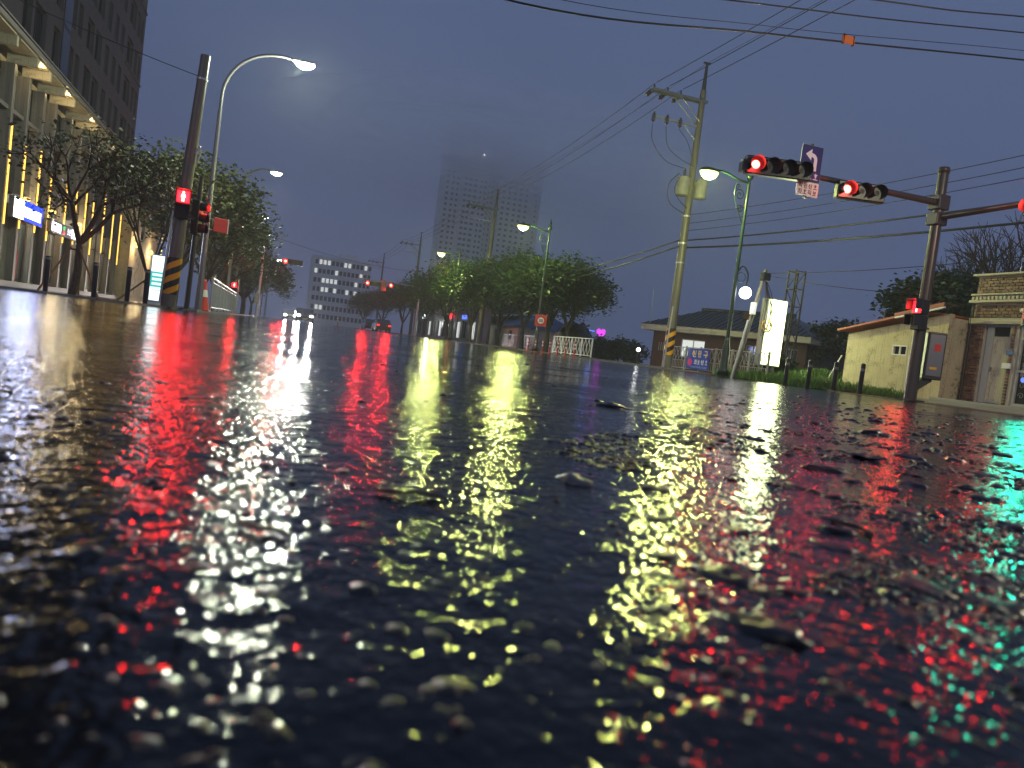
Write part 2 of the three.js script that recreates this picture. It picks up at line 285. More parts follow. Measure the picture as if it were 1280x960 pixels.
// ---------------------------------------------------------------- facades with real openings
// local x along the wall, y up, wall faces +z; columns [x0, x1] and floors [y0, y1] are the openings
function facade(root, { len, top, bottom = 0, cols, floors, depth = 0.2, wall, pane, frame, lit, paneName = 'window', mullion = true, joined, off = [0, 0, 0] }) {
  const gs = []; let x = 0;
  for (const [a, b] of cols) { if (a > x) gs.push(bx(a - x, top - bottom, depth, (a + x) / 2, (top + bottom) / 2, -depth / 2)); x = b; }
  if (x < len) gs.push(bx(len - x, top - bottom, depth, (len + x) / 2, (top + bottom) / 2, -depth / 2));
  for (const [a, b] of cols) { let y = bottom; for (const [c, d] of floors) { if (c > y) gs.push(bx(b - a, c - y, depth - 0.006, (a + b) / 2, (c + y) / 2, -depth / 2)); y = d; } if (y < top) gs.push(bx(b - a, top - y, depth - 0.006, (a + b) / 2, (top + y) / 2, -depth / 2)); }
  part('wall', gs, wall, root).position.set(...off);
  const cache = new Map(), fr = [], pn = [];
  for (const [a, b] of cols) for (const [c, d] of floors) {
    const w = b - a, h = d - c, key = w.toFixed(2) + '_' + h.toFixed(2);
    if (!cache.has(key)) { const t = Math.min(0.06, w * 0.08); cache.set(key, [bx(w, h, 0.02), merged([bx(w, t, 0.07, 0, h / 2 - t / 2, 0.02), bx(w, t, 0.07, 0, -h / 2 + t / 2, 0.02), bx(t, h - 2 * t, 0.07, -w / 2 + t / 2, 0, 0.02), bx(t, h - 2 * t, 0.07, w / 2 - t / 2, 0, 0.02), ...(mullion ? [bx(t * 0.8, h - 2 * t, 0.06, w * rr(-0.02, 0.02), 0, 0.02)] : [])])]); }
    const [gp, gf] = cache.get(key), px = (a + b) / 2, py = (c + d) / 2, m = lit?.(px, py) ?? pane;
    if (joined && m === pane) { pn.push(gp.clone().translate(px, py, -depth + 0.03)); continue; }
    const p = part(paneName, gp, m, root); p.position.set(px + off[0], py + off[1], -depth + 0.03 + off[2]);
    if (frame) part('frame', gf, frame, p);
  }
  if (pn.length) part(paneName + '_grid', pn, pane, root).userData.kind = 'stuff';
  return root;
}
// ---------------------------------------------------------------- the shop block
{
  const Z0 = -21.5, L = 27.6, root = thing('shop_block', 'stone shop block with gold light strips on its fins', 'building', [-9, 0, Z0], Math.PI / 2);
  const fins = [0, 2.9, 5.9, 8.0, 9.6, 11.4, 13.0, 15.4, 17.1, 18.9, 20.4, 22.9, 25.2, 27.3];
  part('plinth', [bx(L, 0.3, 0.9, L / 2, 0.1, -0.1, 0.02)], M.stone, root);
  // upper glazing, spandrels and shopfronts, bay by bay
  const spand = [], upper = [];
  part('backing_wall', [bx(L, 7.6, 0.2, L / 2, 3.8, -4.2), bx(L, 0.2, 4, L / 2, 3.35, -2.3), bx(L, 0.2, 4, L / 2, 7.5, -2.3), bx(0.2, 7.4, 3.9, 0.1, 3.7, -2.25), bx(0.2, 7.4, 3.9, L - 0.1, 3.7, -2.25)], M.cream, root);
  for (let i = 0; i < fins.length - 1; i++) {
    const a = fins[i] + 0.16, b = fins[i + 1] - 0.16, w = b - a, c = (a + b) / 2;
    part('spandrel_panel', [bx(w, 1.1, 0.16, c, 3.9, -0.14, 0.01)], M.stoneDark, root);
    part('ledge', [bx(w, 0.14, 0.3, c, 5.92, -0.08, 0.01)], M.stone, root);
    const win = part('window', [bx(w - 0.08, 1.36, 0.02, c, 5.15, -0.3)], M.glassDark, root);
    part('mullion', [bx(0.05, 1.4, 0.08, c - w / 6, 5.15, -0.26)], M.darkSteel, win); part('mullion', [bx(0.05, 1.4, 0.08, c + w / 6, 5.15, -0.26)], M.darkSteel, win);
    part('window', [bx(w - 0.08, 1.2, 0.02, c, 6.68, -0.3)], M.glassDark, root);
    if (i === 3 || i === 5 || i === 7) part('wall_panel', [bx(w, 2.7, 0.16, c, 1.6, -0.18)], M.stone, root);
    else {
      const sf = part('shop_window', [bx(w - 0.1, 2.9, 0.02, c, 1.75, -0.16)], M.pane, root);
      part('frame', [bx(0.06, 3.0, 0.09, a + 0.03, 1.75, -0.12), bx(0.06, 3.0, 0.09, b - 0.03, 1.75, -0.12), bx(0.05, 3.0, 0.09, c, 1.75, -0.12), bx(w, 0.07, 0.092, c, 2.45, -0.125), bx(w, 0.09, 0.094, c, 0.33, -0.13)], M.darkSteel, sf);
    }
  }
  for (const x of fins) {
    const f = part('fin', [bx(0.26, 7.35, 0.4, x, 3.7, -0.06, 0.012)], M.stone, root);
    if (x > 5) part('light_strip', [bx(0.05, rr(2.4, 3.4), 0.04, x + 0.02, rr(3.3, 3.8), 0.165)], E.gold, f);
  }
  // canopy: a slab on tapered brackets with pale soffit panels
  const can = part('canopy', [bx(L + 0.3, 0.16, 1.5, L / 2, 7.82, 0.1, 0.02), bx(L + 0.3, 0.05, 0.08, L / 2, 7.96, 0.83)], M.stone, root);
  for (let i = 0; i < fins.length - 1; i++) {
    const a = fins[i] + 0.2, b = fins[i + 1] - 0.2;
    part('soffit_panel', [bx(b - a, 0.05, 0.7, (a + b) / 2, 7.70, 0.42, 0.01)], M.cream, can);
    part('bracket', [bx(0.16, 0.34, 0.9, fins[i] + 0.02, 7.56, 0.3, 0.02)], M.cream, can);
  }
  for (const x of [8.8, 12.2, 16.2, 21.6]) { const d = part('canopy_lamp', [bx(0.2, 0.03, 0.12, x, 7.66, 0.5)], E.bulb, root); lampLight(new THREE.Color(1, 0.72, 0.34), 1.3, x, 7.55, 0.62, 0.06, root); }
  // goods and fittings inside the shops
  const goods = [M.cream, M.red, M.white, M.yellow, M.steel, M.orange];
  for (let i = 0; i < 26; i++) { const x = rr(7, 24), h = rr(0.7, 2), w = rr(0.3, 0.8); part('shelf_unit', [bx(w, h, 0.35, x, 0.3 + h / 2, rr(-3.6, -2.6), 0.02)], goods[Math.floor(rnd() * 6)], root); }
  for (const [x, I, c] of [[8.4, 22, [0.82, 0.97, 0.97]], [14.6, 40, [1, 0.86, 0.62]], [19.6, 26, [1, 0.75, 0.4]]]) { part('ceiling_lamp', [bx(0.9, 0.04, 0.3, x, 3.2, -1.8)], E.window, root); lampLight(new THREE.Color(...c), I, x, 3.05, -1.8, 0.12, root); }
  // a lit doorway
  const door = part('door', [bx(0.1, 2.3, 0.12, 13.35, 1.42, -0.22), bx(0.1, 2.3, 0.12, 14.35, 1.42, -0.22), bx(1.1, 0.1, 0.12, 13.85, 2.6, -0.22)], M.yellow, root);
  part('handle', [bx(0.03, 0.4, 0.05, 14.2, 1.3, -0.14)], M.galv, door);
  for (const x of [10.4, 13.85, 18.2]) { part('added_facade_lamp', [bx(0.3, 0.1, 0.14, x, 3.28, 0.12, 0.02)], E.bulb, root); lampLight(new THREE.Color(1, 0.74, 0.36), 7, x, 3.15, 0.3, 0.08, root); }  // added lamps, put here to warm the facade and the paving
}
{ // box signs hung on the fins
  const bigT = canvasTex(512, 96, (c, w, h) => { c.fillStyle = '#f4f8ff'; c.fillRect(0, 0, w, h); c.fillStyle = '#0a1ee6'; c.fillRect(w * 0.33, 0, w * 0.67, h); c.fillStyle = '#ffffff'; c.fillRect(w * 0.35, h * 0.3, w * 0.6, h * 0.52); c.strokeStyle = '#15225c'; for (let i = 0; i < 5; i++) hangul(c, ['sin', 'gu', 'min', 'bo', 'jik'][i], w * (0.37 + i * 0.115), h * 0.36, 46, 38, 4); });
  const m = new THREE.MeshStandardMaterial({ color: 0x222222, emissive: 0xffffff, emissiveMap: bigT, emissiveIntensity: 8, roughness: 0.3 }); m.name = 'blue_sign_face_lit';
  const s = thing('shop_sign', 'blue and white lit box sign above the glass shop door', 'sign', [-8.62, 2.74, -31.0], Math.PI / 2);
  part('case', [bx(3.3, 0.72, 0.16, 0, 0, 0, 0.01)], M.steel, s);
  const f = part('sign_face', new THREE.PlaneGeometry(3.2, 0.66).translate(0, 0, 0.084), m, s);
  const a = new THREE.RectAreaLight(new THREE.Color(0.42, 0.55, 1), 24, 3.2, 0.66); a.position.set(0, 0, 0.12); a.rotation.y = Math.PI; a.name = 'sign_glow'; s.add(a);
  const smT = canvasTex(512, 64, (c, w, h) => { c.fillStyle = '#1c2434'; c.fillRect(0, 0, w, h); c.fillStyle = '#f6faff'; c.fillRect(0, 6, w * 0.34, h - 12); c.fillRect(w * 0.74, 4, w * 0.24, h - 8); for (let i = 0; i < 2; i++) { c.strokeStyle = '#f6faff'; hangul(c, ['bo', 'sin'][i], w * (0.58 + i * 0.07), 10, 30, 40, 5); } c.strokeStyle = '#5f7cc0'; for (let i = 0; i < 3; i++) hangul(c, ['gu', 'min', 'bi'][i], 14 + i * 50, 16, 34, 32, 3); c.fillStyle = '#18c04a'; c.fillRect(w * 0.42, 8, 34, 22); c.fillStyle = '#ff2a2a'; c.fillRect(w * 0.42, 34, 34, 24); });
  const m2 = new THREE.MeshStandardMaterial({ color: 0x222222, emissive: 0xffffff, emissiveMap: smT, emissiveIntensity: 2.6, roughness: 0.3 }); m2.name = 'white_sign_face_lit';
  const s2 = thing('shop_sign', 'narrow white lit sign over the yellow framed doorway', 'sign', [-8.62, 2.62, -36.0], Math.PI / 2);
  part('case', [bx(4.2, 0.5, 0.16, 0, 0, 0, 0.01)], M.steel, s2); part('sign_face', new THREE.PlaneGeometry(4.1, 0.44).translate(0, 0, 0.084), m2, s2);
  const a2 = new THREE.RectAreaLight(new THREE.Color(0.95, 0.95, 1), 3.5, 4.1, 0.44); a2.position.set(0, 0, 0.12); a2.rotation.y = Math.PI; a2.name = 'sign_glow'; s2.add(a2);
}
{ // plain rendered block beyond, outlined with a string of bulbs
  const r = thing('corner_building', 'tan rendered building edged with a string of gold bulbs', 'building', [-8.3, 0, -49.3], Math.PI / 2);
  part('wall', [bx(10.9, 6.7, 7, 5.45, 3.35, -3.5)], M.plaster, r);
  part('roof_edge', [bx(11.1, 0.14, 7.2, 5.45, 6.76, -3.45)], M.stone, r);
  const g = new THREE.SphereGeometry(0.055, 8, 6), at = [];
  for (let x = 0; x < 11; x += 0.55) at.push([x, 6.78]); for (let y = 6.3; y > 0.6; y -= 0.3) at.push([11, y]);
  at.forEach(([x, y], i) => { const b = part('light_bulb', g, E.bulb, r); b.position.set(x, y, 0.2); });
  part('light_cord', [beam(V(0, 6.85, 0.2), V(11, 6.85, 0.2), 0.012), beam(V(11, 6.8, 0.17), V(11, 0.5, 0.17), 0.012)], M.cable, r);
  const w = part('window', [bx(1.4, 1.4, 0.04, 3.5, 4.6, 0.0)], M.glassDark, r); part('frame', [bx(1.5, 0.07, 0.1, 3.5, 5.33, 0.02), bx(1.5, 0.07, 0.1, 3.5, 3.87, 0.02), bx(0.07, 1.4, 0.1, 2.78, 4.6, 0.02), bx(0.07, 1.4, 0.1, 4.22, 4.6, 0.02)], M.frame, w);
  const wl = part('wall_lamp', [bx(0.24, 0.3, 0.2, 7, 3.4, 0.1, 0.03)], E.bulb, r); lampLight(new THREE.Color(1, 0.72, 0.36), 12, 7, 3.3, 0.45, 0.08, r);
  const wl2 = part('wall_lamp', [bx(0.24, 0.3, 0.2, 1, 3.4, 0.1, 0.03)], E.bulb, r); lampLight(new THREE.Color(1, 0.72, 0.36), 10, 1, 3.3, 0.45, 0.08, r);
}
{ // apartment slab above the shops
  const r = thing('apartment_block', 'dark grey apartment block rising behind the shop block', 'building', [-11.6, 0, -24], Math.PI / 2), L = 42.2;
  const cols = []; for (const [a, b] of [[1, 2.2], [3, 4.6], [5.2, 6.2], [8, 9.2], [9.8, 11.8], [14.8, 16], [16.4, 18.2], [19.4, 20.6], [22.4, 23.2], [23.6, 24.5], [25.6, 27.2], [27.6, 29.2], [30.2, 31.3], [32.3, 33.4], [34.2, 35.3], [36.4, 38.6], [39.2, 40.3], [40.8, 41.6]]) cols.push([a, b]);
  const floors = []; for (let y = 8.6; y < 36; y += 2.75) floors.push([y, y + 1.75]);
  facade(r, { len: L, top: 38, bottom: 5.5, cols, floors, depth: 0.28, wall: M.apt, pane: M.glassDark, frame: M.aptDark, lit: (x, y) => (Math.abs(x - 41.2) < 0.3 && y > 21 && y < 24 ? E.windowWarm : null) });
  for (let y = 8.6; y < 36; y += 2.75) { const sw = part('dark_strip', [bx(1.36, 2.6, 0.05, 21.5, y + 0.9, 0.02)], M.glassDark, r); part('frame', [bx(1.4, 0.1, 0.09, 21.5, y + 2.25, 0.03)], M.aptDark, sw); }  // dark glass sheets on the wall stand in for its dark recessed column
  part('core', [bx(L, 32.5, 11, L / 2, 21.75, -5.8)], M.apt, r);
  part('floor_band', Array.from({ length: 4 }, (_, k) => bx(6.2, 0.12, 0.1, 39.1, 11.1 + k * 2.75 * 2, 0.04)), M.apt, r);
}
// ---------------------------------------------------------------- trees
function leafMesh(centres, n, size, spread, flat = 0.7) { // many small folded leaves round the given twig ends
  const p = new Float32Array(n * 12 * 3), q = new THREE.Quaternion(), e = new THREE.Euler(), a = V(), tri = [0, 1, 2, 0, 2, 3];
  let o = 0;
  for (let i = 0; i < n; i++) {
    const [c, s] = centres[Math.floor(rnd() * centres.length)], r = spread * s * Math.pow(rnd(), 0.6), th = rnd() * 6.283, ph = Math.acos(2 * rnd() - 1);
    const x = c.x + r * Math.sin(ph) * Math.cos(th), y = c.y + r * Math.cos(ph) * flat, z = c.z + r * Math.sin(ph) * Math.sin(th), L = size * rr(0.6, 1.3), w = L * 0.32;
    e.set(rr(-0.9, 0.9), rnd() * 6.283, rr(-0.9, 0.9)); q.setFromEuler(e);
    const v = [[0, 0, 0], [w, w * 0.25, L * 0.45], [0, -w * 0.2, L], [-w, w * 0.25, L * 0.45]].map((k) => a.set(...k).applyQuaternion(q).toArray());
    for (const k of tri) { p[o++] = x + v[k][0]; p[o++] = y + v[k][1]; p[o++] = z + v[k][2]; }
  }
  const g = new THREE.BufferGeometry(); g.setAttribute('position', new THREE.BufferAttribute(p.subarray(0, o), 3)); g.computeVertexNormals(); return g;
}
function growTree({ h, trunk, r0, reach, depth = 4, spreadAng = 0.55, lean = 0, split = 3 }) {
  const limbs = [], tips = [];
  const grow = (a, d, len, rad, lev) => {
    const bend = V(rr(-1, 1), rr(-0.3, 0.6), rr(-1, 1)).multiplyScalar(0.16), m = a.clone().addScaledVector(d, len * 0.5).addScaledVector(bend, len * 0.4), b = a.clone().addScaledVector(d, len).addScaledVector(bend, len * 0.2);
    limbs.push(beam(a, m, rad, rad * 0.86, lev < 2 ? 8 : 4), beam(m, b, rad * 0.86, rad * 0.66, lev < 2 ? 8 : 4));
    if (lev >= 2) tips.push([m, 0.8]); if (lev === 1) tips.push([b, 1.05]);
    if (lev === depth) { tips.push([b, 1]); return; }
    const k = lev === 0 ? split + 1 : split;
    for (let i = 0; i < k; i++) {
      const az = (i / k) * 6.283 + rr(-0.5, 0.5), tilt = rr(0.6, 1.25) * spreadAng * (lev === 0 ? 1.15 : 1.25);
      const axis = V(Math.cos(az), 0, Math.sin(az)), nd = d.clone().applyAxisAngle(axis, tilt); nd.y += 0.12; nd.normalize();
      grow(b, nd, (lev === 0 ? reach * 0.5 : len * rr(0.6, 0.82)), rad * 0.62, lev + 1);
    }
  };
  grow(V(0, -0.05, 0), V(lean, 1, rr(-0.05, 0.05)).normalize(), trunk, r0, 0);
  let top = 0; for (const [p] of tips) top = Math.max(top, p.y); const s = (h - trunk) / Math.max(0.5, top - trunk);
  for (const [p] of tips) if (p.y > trunk) p.y = trunk + (p.y - trunk) * s;
  const g = merged(limbs), at = g.attributes.position; for (let i = 0; i < at.count; i++) if (at.getY(i) > trunk) at.setY(i, trunk + (at.getY(i) - trunk) * s);
  g.computeVertexNormals();
  return { g, tips };
}
function tree(name, label, pos, o, group) {
  const t = thing(name, label, 'tree', pos, rr(0, 6), group), { g, tips } = growTree(o);
  part('trunk', g, M.bark, t);
  if (o.leaves) part('crown', leafMesh(tips, o.leaves, o.leaf, o.spread, o.flat), o.m, t);
  return t;
}
function stakes(pos, h, label) {
  const t = thing('tree_stake', label, 'tree stake', pos);
  for (let i = 0; i < 3; i++) { const a = i * 2.1 + 0.5; part('pole', beam(V(Math.cos(a) * 0.85, 0, Math.sin(a) * 0.85), V(Math.cos(a) * 0.1, h, Math.sin(a) * 0.1), 0.03, 0.026), M.wood, t); }
  part('strap', new THREE.TorusGeometry(0.13, 0.025, 6, 14).rotateX(Math.PI / 2).translate(0, h - 0.08, 0), M.blackRubber, t);
}
{ // along the shops
  const p1 = onZ(90, 362, -24); tree('street_tree', 'sparse street tree held by stakes before the lit doorway', [p1.x, 0.05, p1.z], { h: 4.7, trunk: 1.5, r0: 0.12, reach: 2.5, depth: 4, leaves: 1700, leaf: 0.14, spread: 0.7, m: M.leafOlive, spreadAng: 0.62 });
  stakes([p1.x, 0.05, p1.z], 1.35, 'wooden stakes bracing the street tree before the lit doorway');
  const p2 = onZ(186, 378, -24.6); tree('street_tree', 'thin young tree standing in front of the lit display panel', [p2.x - 0.05, 0.05, p2.z], { h: 4.6, trunk: 0.75, r0: 0.06, reach: 2.0, depth: 4, leaves: 900, leaf: 0.13, spread: 0.6, m: M.leafOlive, spreadAng: 0.5 });
  stakes([p2.x - 0.05, 0.05, p2.z], 0.7, 'short stakes propping the young tree at the display panel');
  const dense = [[-3.6, -31, 5.6, 7000], [-4.2, -36.5, 6.0, 6500], [-3.5, -43, 5.6, 6000], [-3.7, -51, 5.8, 5000], [-3.4, -60, 5.6, 4000]];
  const lab = ['broad dark leafy tree behind the tall curved lamp post', 'second leafy tree along the guard fence past the lamp post', 'third leafy tree in the row past the guard fence', 'fourth leafy tree in the row past the guard fence', 'fifth leafy tree in the row near the far crossing'];
  dense.forEach(([x, z, h, n], i) => tree('street_tree', lab[i], [x, 0.05, z], { h, trunk: 1.5, r0: 0.15, reach: 3.2, depth: 4, leaves: n, leaf: 0.19, spread: 0.8, m: M.leafOlive, spreadAng: 0.5, flat: 1.0 }, 'trees along the shop side'));
  [[-2.8, -78, 6.2], [-3.4, -92, 7.5], [-3, -112, 7]].forEach(([x, z, h]) => tree('street_tree', 'round green tree beyond the far signal on the shop side', [x, 0, z], { h, trunk: 1.6, r0: 0.2, reach: 4.4, depth: 4, leaves: 4500, leaf: 0.42, spread: 1.15, m: M.leafGreen, spreadAng: 0.62 }, 'round trees beyond the far signal'));
}
{ // opposite row, lit by the ornate lamps
  const us = [[706, 4.6], [680, 5.5], [652, 6.0], [622, 6.2], [590, 6.6], [560, 7.6], [528, 6.4], [500, 6.4], [474, 6.6], [452, 6.8]];
  us.forEach(([u, h], i) => { const p = onX(u, 350 + u * 0.1248, 16.6); tree('roadside_tree', i === 0 ? 'dark wide roadside tree at the end of the row by the lattice railing' : ['second', 'third', 'fourth', 'fifth', 'sixth', 'seventh', 'eighth', 'ninth', 'tenth'][i - 1] + ' roadside tree counting from the lattice railing', [p.x + rr(-0.3, 0.3), 0.05, p.z], { h, trunk: 1.5, r0: 0.18, reach: i === 0 ? 2.7 : 3.4, depth: 4, leaves: 8500, leaf: 0.28, spread: 1.15, flat: 1.0, m: i === 0 ? M.leafDark : M.leafGreen, spreadAng: rr(0.42, 0.6) }, 'row of roadside trees'); });
}
{ // behind the low shed and the brick house
  const a = onX(1180, 400, 23.5); tree('evergreen_tree', 'dark evergreen tree behind the yellow shed roof', [a.x, 0, a.z], { h: 4.7, trunk: 1.2, r0: 0.16, reach: 2.2, depth: 4, leaves: 6000, leaf: 0.22, spread: 0.7, m: M.leafDark, spreadAng: 0.5 });
  const b = onX(1050, 470, 30); tree('evergreen_tree', 'dark round tree past the grass plot beside the shed', [b.x, 0, b.z], { h: 3.6, trunk: 0.7, r0: 0.14, reach: 2.2, depth: 4, leaves: 4500, leaf: 0.25, spread: 0.8, m: M.leafDark, spreadAng: 0.62 });
  [[1225, 30, 7.6], [1262, 27, 7.4], [1300, 28, 8]].forEach(([u, X, h]) => { const c = onX(u, 420, X); tree('bare_tree', 'leafless branching tree behind the brick house roof', [c.x, 0, c.z], { h, trunk: 2.4, r0: 0.16, reach: 3.6, depth: 5, split: 3, spreadAng: 0.42 }, 'leafless trees behind the brick house'); });
}
// ---------------------------------------------------------------- street furniture on the shop side
{
  const b0 = thing('bollard', 'dark bollard on the shop corner, fourth from the concrete pole', 'bollard', [0, 0, 0], 0, 'bollards on the shop corner');
  part('post', lathe([[0, 0.9], [0.045, 0.9], [0.06, 0.885], [0.06, 0], [0, 0]], 16), M.black, b0);
  part('band', lathe([[0.0605, 0.86], [0.064, 0.855], [0.064, 0.82], [0.0605, 0.815]], 16), M.steel, b0);
  [[55, 366], [115, 377], [157, 381], [180, 381]].forEach(([u, v], i) => { const p = onZ(u, v, -21.5 - (i === 0 ? 0 : 0)); (i ? copyOf(b0, [p.x, 0.05, p.z], 0, 'dark bollard on the shop corner, ' + ['', 'third from', 'second from', 'next to'][i] + ' the concrete pole') : b0).position.set(p.x, 0.05, p.z - 0.1); });
}
function visor(r, len) { return new THREE.CylinderGeometry(r, r * 1.03, len, 18, 1, true, 0.25 * Math.PI, 1.5 * Math.PI).rotateX(Math.PI / 2); }   // open below
// a signal head facing local +z; lenses in a row along x (or y), the lit ones given
function signalHead(root, n, lit, vertical, s = 0.31) {
  const L = n * s + 0.06, hx = vertical ? s + 0.05 : L, hy = vertical ? L : s + 0.05;
  const h = part('housing', [bx(hx, hy, 0.2, 0, 0, 0, 0.03)], M.black, root);
  for (let i = 0; i < n; i++) {
    const k = (i - (n - 1) / 2) * s, x = vertical ? 0 : k, y = vertical ? -k : 0, on = lit[i];
    const ln = part('lens', new THREE.SphereGeometry(s * 0.42, 20, 8, 0, 6.284, 0, 0.9).rotateX(Math.PI / 2).scale(1, 1, 0.3).translate(x, y, 0.06), on ? on.rim : unlitLens, root);
    if (on) { part('lamp_core', new THREE.SphereGeometry(s * 0.26, 14, 8).scale(1, 1, 0.35).translate(x, y, 0.115), on.core, ln); lampLight(on.color, on.I, x, y, 0.3, 0.1, root); }
    part('visor', visor(s * 0.46, 0.2).translate(x, y, 0.195), M.black, root);
  }
  return h;
}
const RED = { rim: E.red, core: E.redHot, color: new THREE.Color(1, 0.02, 0.018), I: 4.2 }, REDFAR = { ...RED, I: 46 }, GREEN = { rim: E.green, core: E.green, color: new THREE.Color(0.02, 1, 0.6), I: 9 };
function walker(s) { // standing figure of a pedestrian signal
  const g = [new THREE.CircleGeometry(s * 0.11, 14).translate(0, s * 0.33, 0)];
  const sh = new THREE.Shape([[-.15, .2], [.15, .2], [.19, -.08], [.12, -.08], [.11, -.42], [.01, -.42], [0, -.1], [-.01, -.42], [-.11, -.42], [-.12, -.08], [-.19, -.08]].map(([x, y]) => new THREE.Vector2(x * s, y * s)));
  g.push(new THREE.ShapeGeometry(sh)); return g;
}
function pedSignal(root, s, lit, I = 13) {
  for (const [k, y] of [['stop', s * 0.55], ['walk', -s * 0.55]]) {
    const b = part('lamp_box', [bx(s, s * 1.02, 0.2, 0, y, 0, 0.02)], M.black, root);
    const on = (k === 'stop' && lit === 'red') || (k === 'walk' && lit === 'green');
    part('lens', [bx(s * 0.82, s * 0.82, 0.012, 0, y, 0.102)], on ? (lit === 'red' ? E.red : E.green) : unlitLens, b);
    if (on) { part('figure', merged(walker(s * 0.9)).translate(0, y, 0.112), lit === 'red' ? E.redHot : E.green, b); lampLight(lit === 'red' ? new THREE.Color(1, 0.02, 0.018) : new THREE.Color(0.02, 1, 0.6), I, 0, y, 0.3, 0.12, root); }
    part('hood', [bx(s, 0.02, 0.2, 0, y + s * 0.52, 0.2), bx(0.02, s * 0.7, 0.18, -s * 0.5, y + s * 0.16, 0.19), bx(0.02, s * 0.7, 0.18, s * 0.5, y + s * 0.16, 0.19)], M.black, b);
  }
}
const faceEye = (p) => Math.atan2(-p.x, -p.z);
{ // concrete pole with hazard wrap
  const b = onZ(210, 380, -22.5), t = onZ(257, 72, -22.5), base = V(b.x, 0.05, b.z), d = V(t.x - b.x, t.y, 0);
  const r = thing('utility_pole', 'concrete pole with black and yellow wrap beside the shop corner', 'utility pole', base.toArray());
  part('shaft', beam(V(0, 0, 0), d, 0.19, 0.125, 20), M.poleConcrete, r);
  const dir = d.clone().normalize(), q = new THREE.Quaternion().setFromUnitVectors(V(0, 1, 0), dir);
  const wrapT = canvasTex(128, 128, (c, w, h) => { c.fillStyle = '#d9990c'; c.fillRect(0, 0, w, h); c.fillStyle = '#15130f'; for (let i = -3; i < 4; i++) { c.beginPath(); const y = i * 64; c.moveTo(0, y + 64); c.lineTo(w, y); c.lineTo(w, y + 32); c.lineTo(0, y + 96); c.fill(); } });
  wrapT.wrapS = wrapT.wrapT = THREE.RepeatWrapping; wrapT.repeat.set(2, 1.4);
  M.hazard = new THREE.MeshStandardMaterial({ map: wrapT, roughness: 0.35 }); M.hazard.name = 'hazard_wrap';
  part('hazard_wrap', new THREE.CylinderGeometry(0.192, 0.197, 1.0, 24, 1, true).translate(0, 0.85, 0).applyQuaternion(q), M.hazard, r);
  part('clamp_band', new THREE.CylinderGeometry(0.15, 0.15, 0.05, 20).translate(0, 6.2, 0).applyQuaternion(q), M.galv, r);
  part('conduit', [beam(V(-0.2, 0.1, 0.08), V(-0.16, 1.9, 0.08).add(d.clone().multiplyScalar(0.25)).setY(2.6), 0.035)], M.galv, r);
  part('bracket_hook', tube([V(0.35, 3.9, 0.1), V(0.43, 4.2, 0.1), V(0.4, 4.4, 0.1), V(0.3, 4.2, 0.1)], 0.02), M.galv, r);
  const p = onZ(229, 247, -22.2), s = thing('pedestrian_signal', 'pedestrian signal showing a red standing figure on the concrete pole', 'traffic signal', [p.x, p.y - 0.18, p.z], faceEye(p));
  pedSignal(s, 0.36, 'red'); part('bracket', [bx(0.3, 0.06, 0.1, 0.18, 0.3, -0.1), bx(0.3, 0.06, 0.1, 0.18, -0.3, -0.1)], M.darkSteel, s);
}
{ // signal seen from the side on a thin pole
  const b = onZ(233, 383, -23.2), r = thing('signal_pole', 'thin dark signal pole standing between concrete pole and lamp post', 'pole', [b.x, 0.05, b.z]);
  part('shaft', beam(V(0, 0, 0), V(0.06, 3.75, 0), 0.075, 0.06, 14), M.brownSteel, r); part('base_plate', [bx(0.3, 0.03, 0.3, 0, 0.015, 0)], M.darkSteel, r);
  const p = onZ(246, 272, -23.1), s = thing('traffic_signal', 'side on red signal with deep visors on the thin pole', 'traffic signal', [p.x, p.y, p.z], Math.PI / 2 - 0.25);
  signalHead(s, 3, [{ ...RED, I: 3 }, null, null], true, 0.3); part('bracket', [bx(0.08, 0.05, 0.2, 0, 0.3, -0.18), bx(0.08, 0.05, 0.2, 0, -0.3, -0.18)], M.darkSteel, s);
}
// curved-arm lamps
function curvedLamp(u, v, Z, uB, label, group, light = downLight) {
  const hd = onZ(u, v, Z), X = Math.min(onZ(uB, 350 + uB * 0.1248, Z).x, hd.x - 1.6), r = thing('street_lamp', label, 'street lamp', [X, 0.05, Z], 0, group), w = hd.x - X, h = hd.y - 0.05;
  part('post', [beam(V(0, 0, 0), V(0, 1.1, 0), 0.11, 0.095, 14), beam(V(0, 1.1, 0), V(0.04, h - 1.9, 0), 0.085, 0.06, 14), tube([V(0.04, h - 1.95, 0), V(0.1, h - 1.1, 0), V(w * 0.2, h - 0.45, 0), V(w * 0.45, h - 0.05, 0), V(w * 0.72, h + 0.08, 0), V(w - 0.3, h + 0.06, 0)], 0.05, 8, 30)], M.steel, r);
  const head = part('lamp_head', [bx(0.72, 0.1, 0.26, w, h + 0.05, 0, 0.04)], M.galv, r);
  part('lamp_lens', new THREE.SphereGeometry(0.3, 20, 10, 0, 6.284, 1.5708, 1.5708).scale(1, 0.55, 0.45).translate(w + 0.03, h + 0.01, 0), E.led, head);
  light(new THREE.Color(...LED), light === lampLight ? 120 : 90, w + 0.03, h - 0.26, 0, 0.12, r);
  return r;
}
curvedLamp(380, 80, -25, 248, 'tall lit lamp post with curved arm beside the guard fence', undefined, lampLight);
curvedLamp(345, 216, -44, 282, 'second curved lit lamp post above the leafy trees', 'curved lamps along the shop side');
curvedLamp(330, 271, -64, 296, 'third curved lit lamp post above the leafy trees', 'curved lamps along the shop side');
curvedLamp(349, 325, -104, 330, 'curved lit lamp post past the far signal', 'far curved lamps');
curvedLamp(350, 336, -124, 334, 'curved lit lamp post past the far signal', 'far curved lamps');
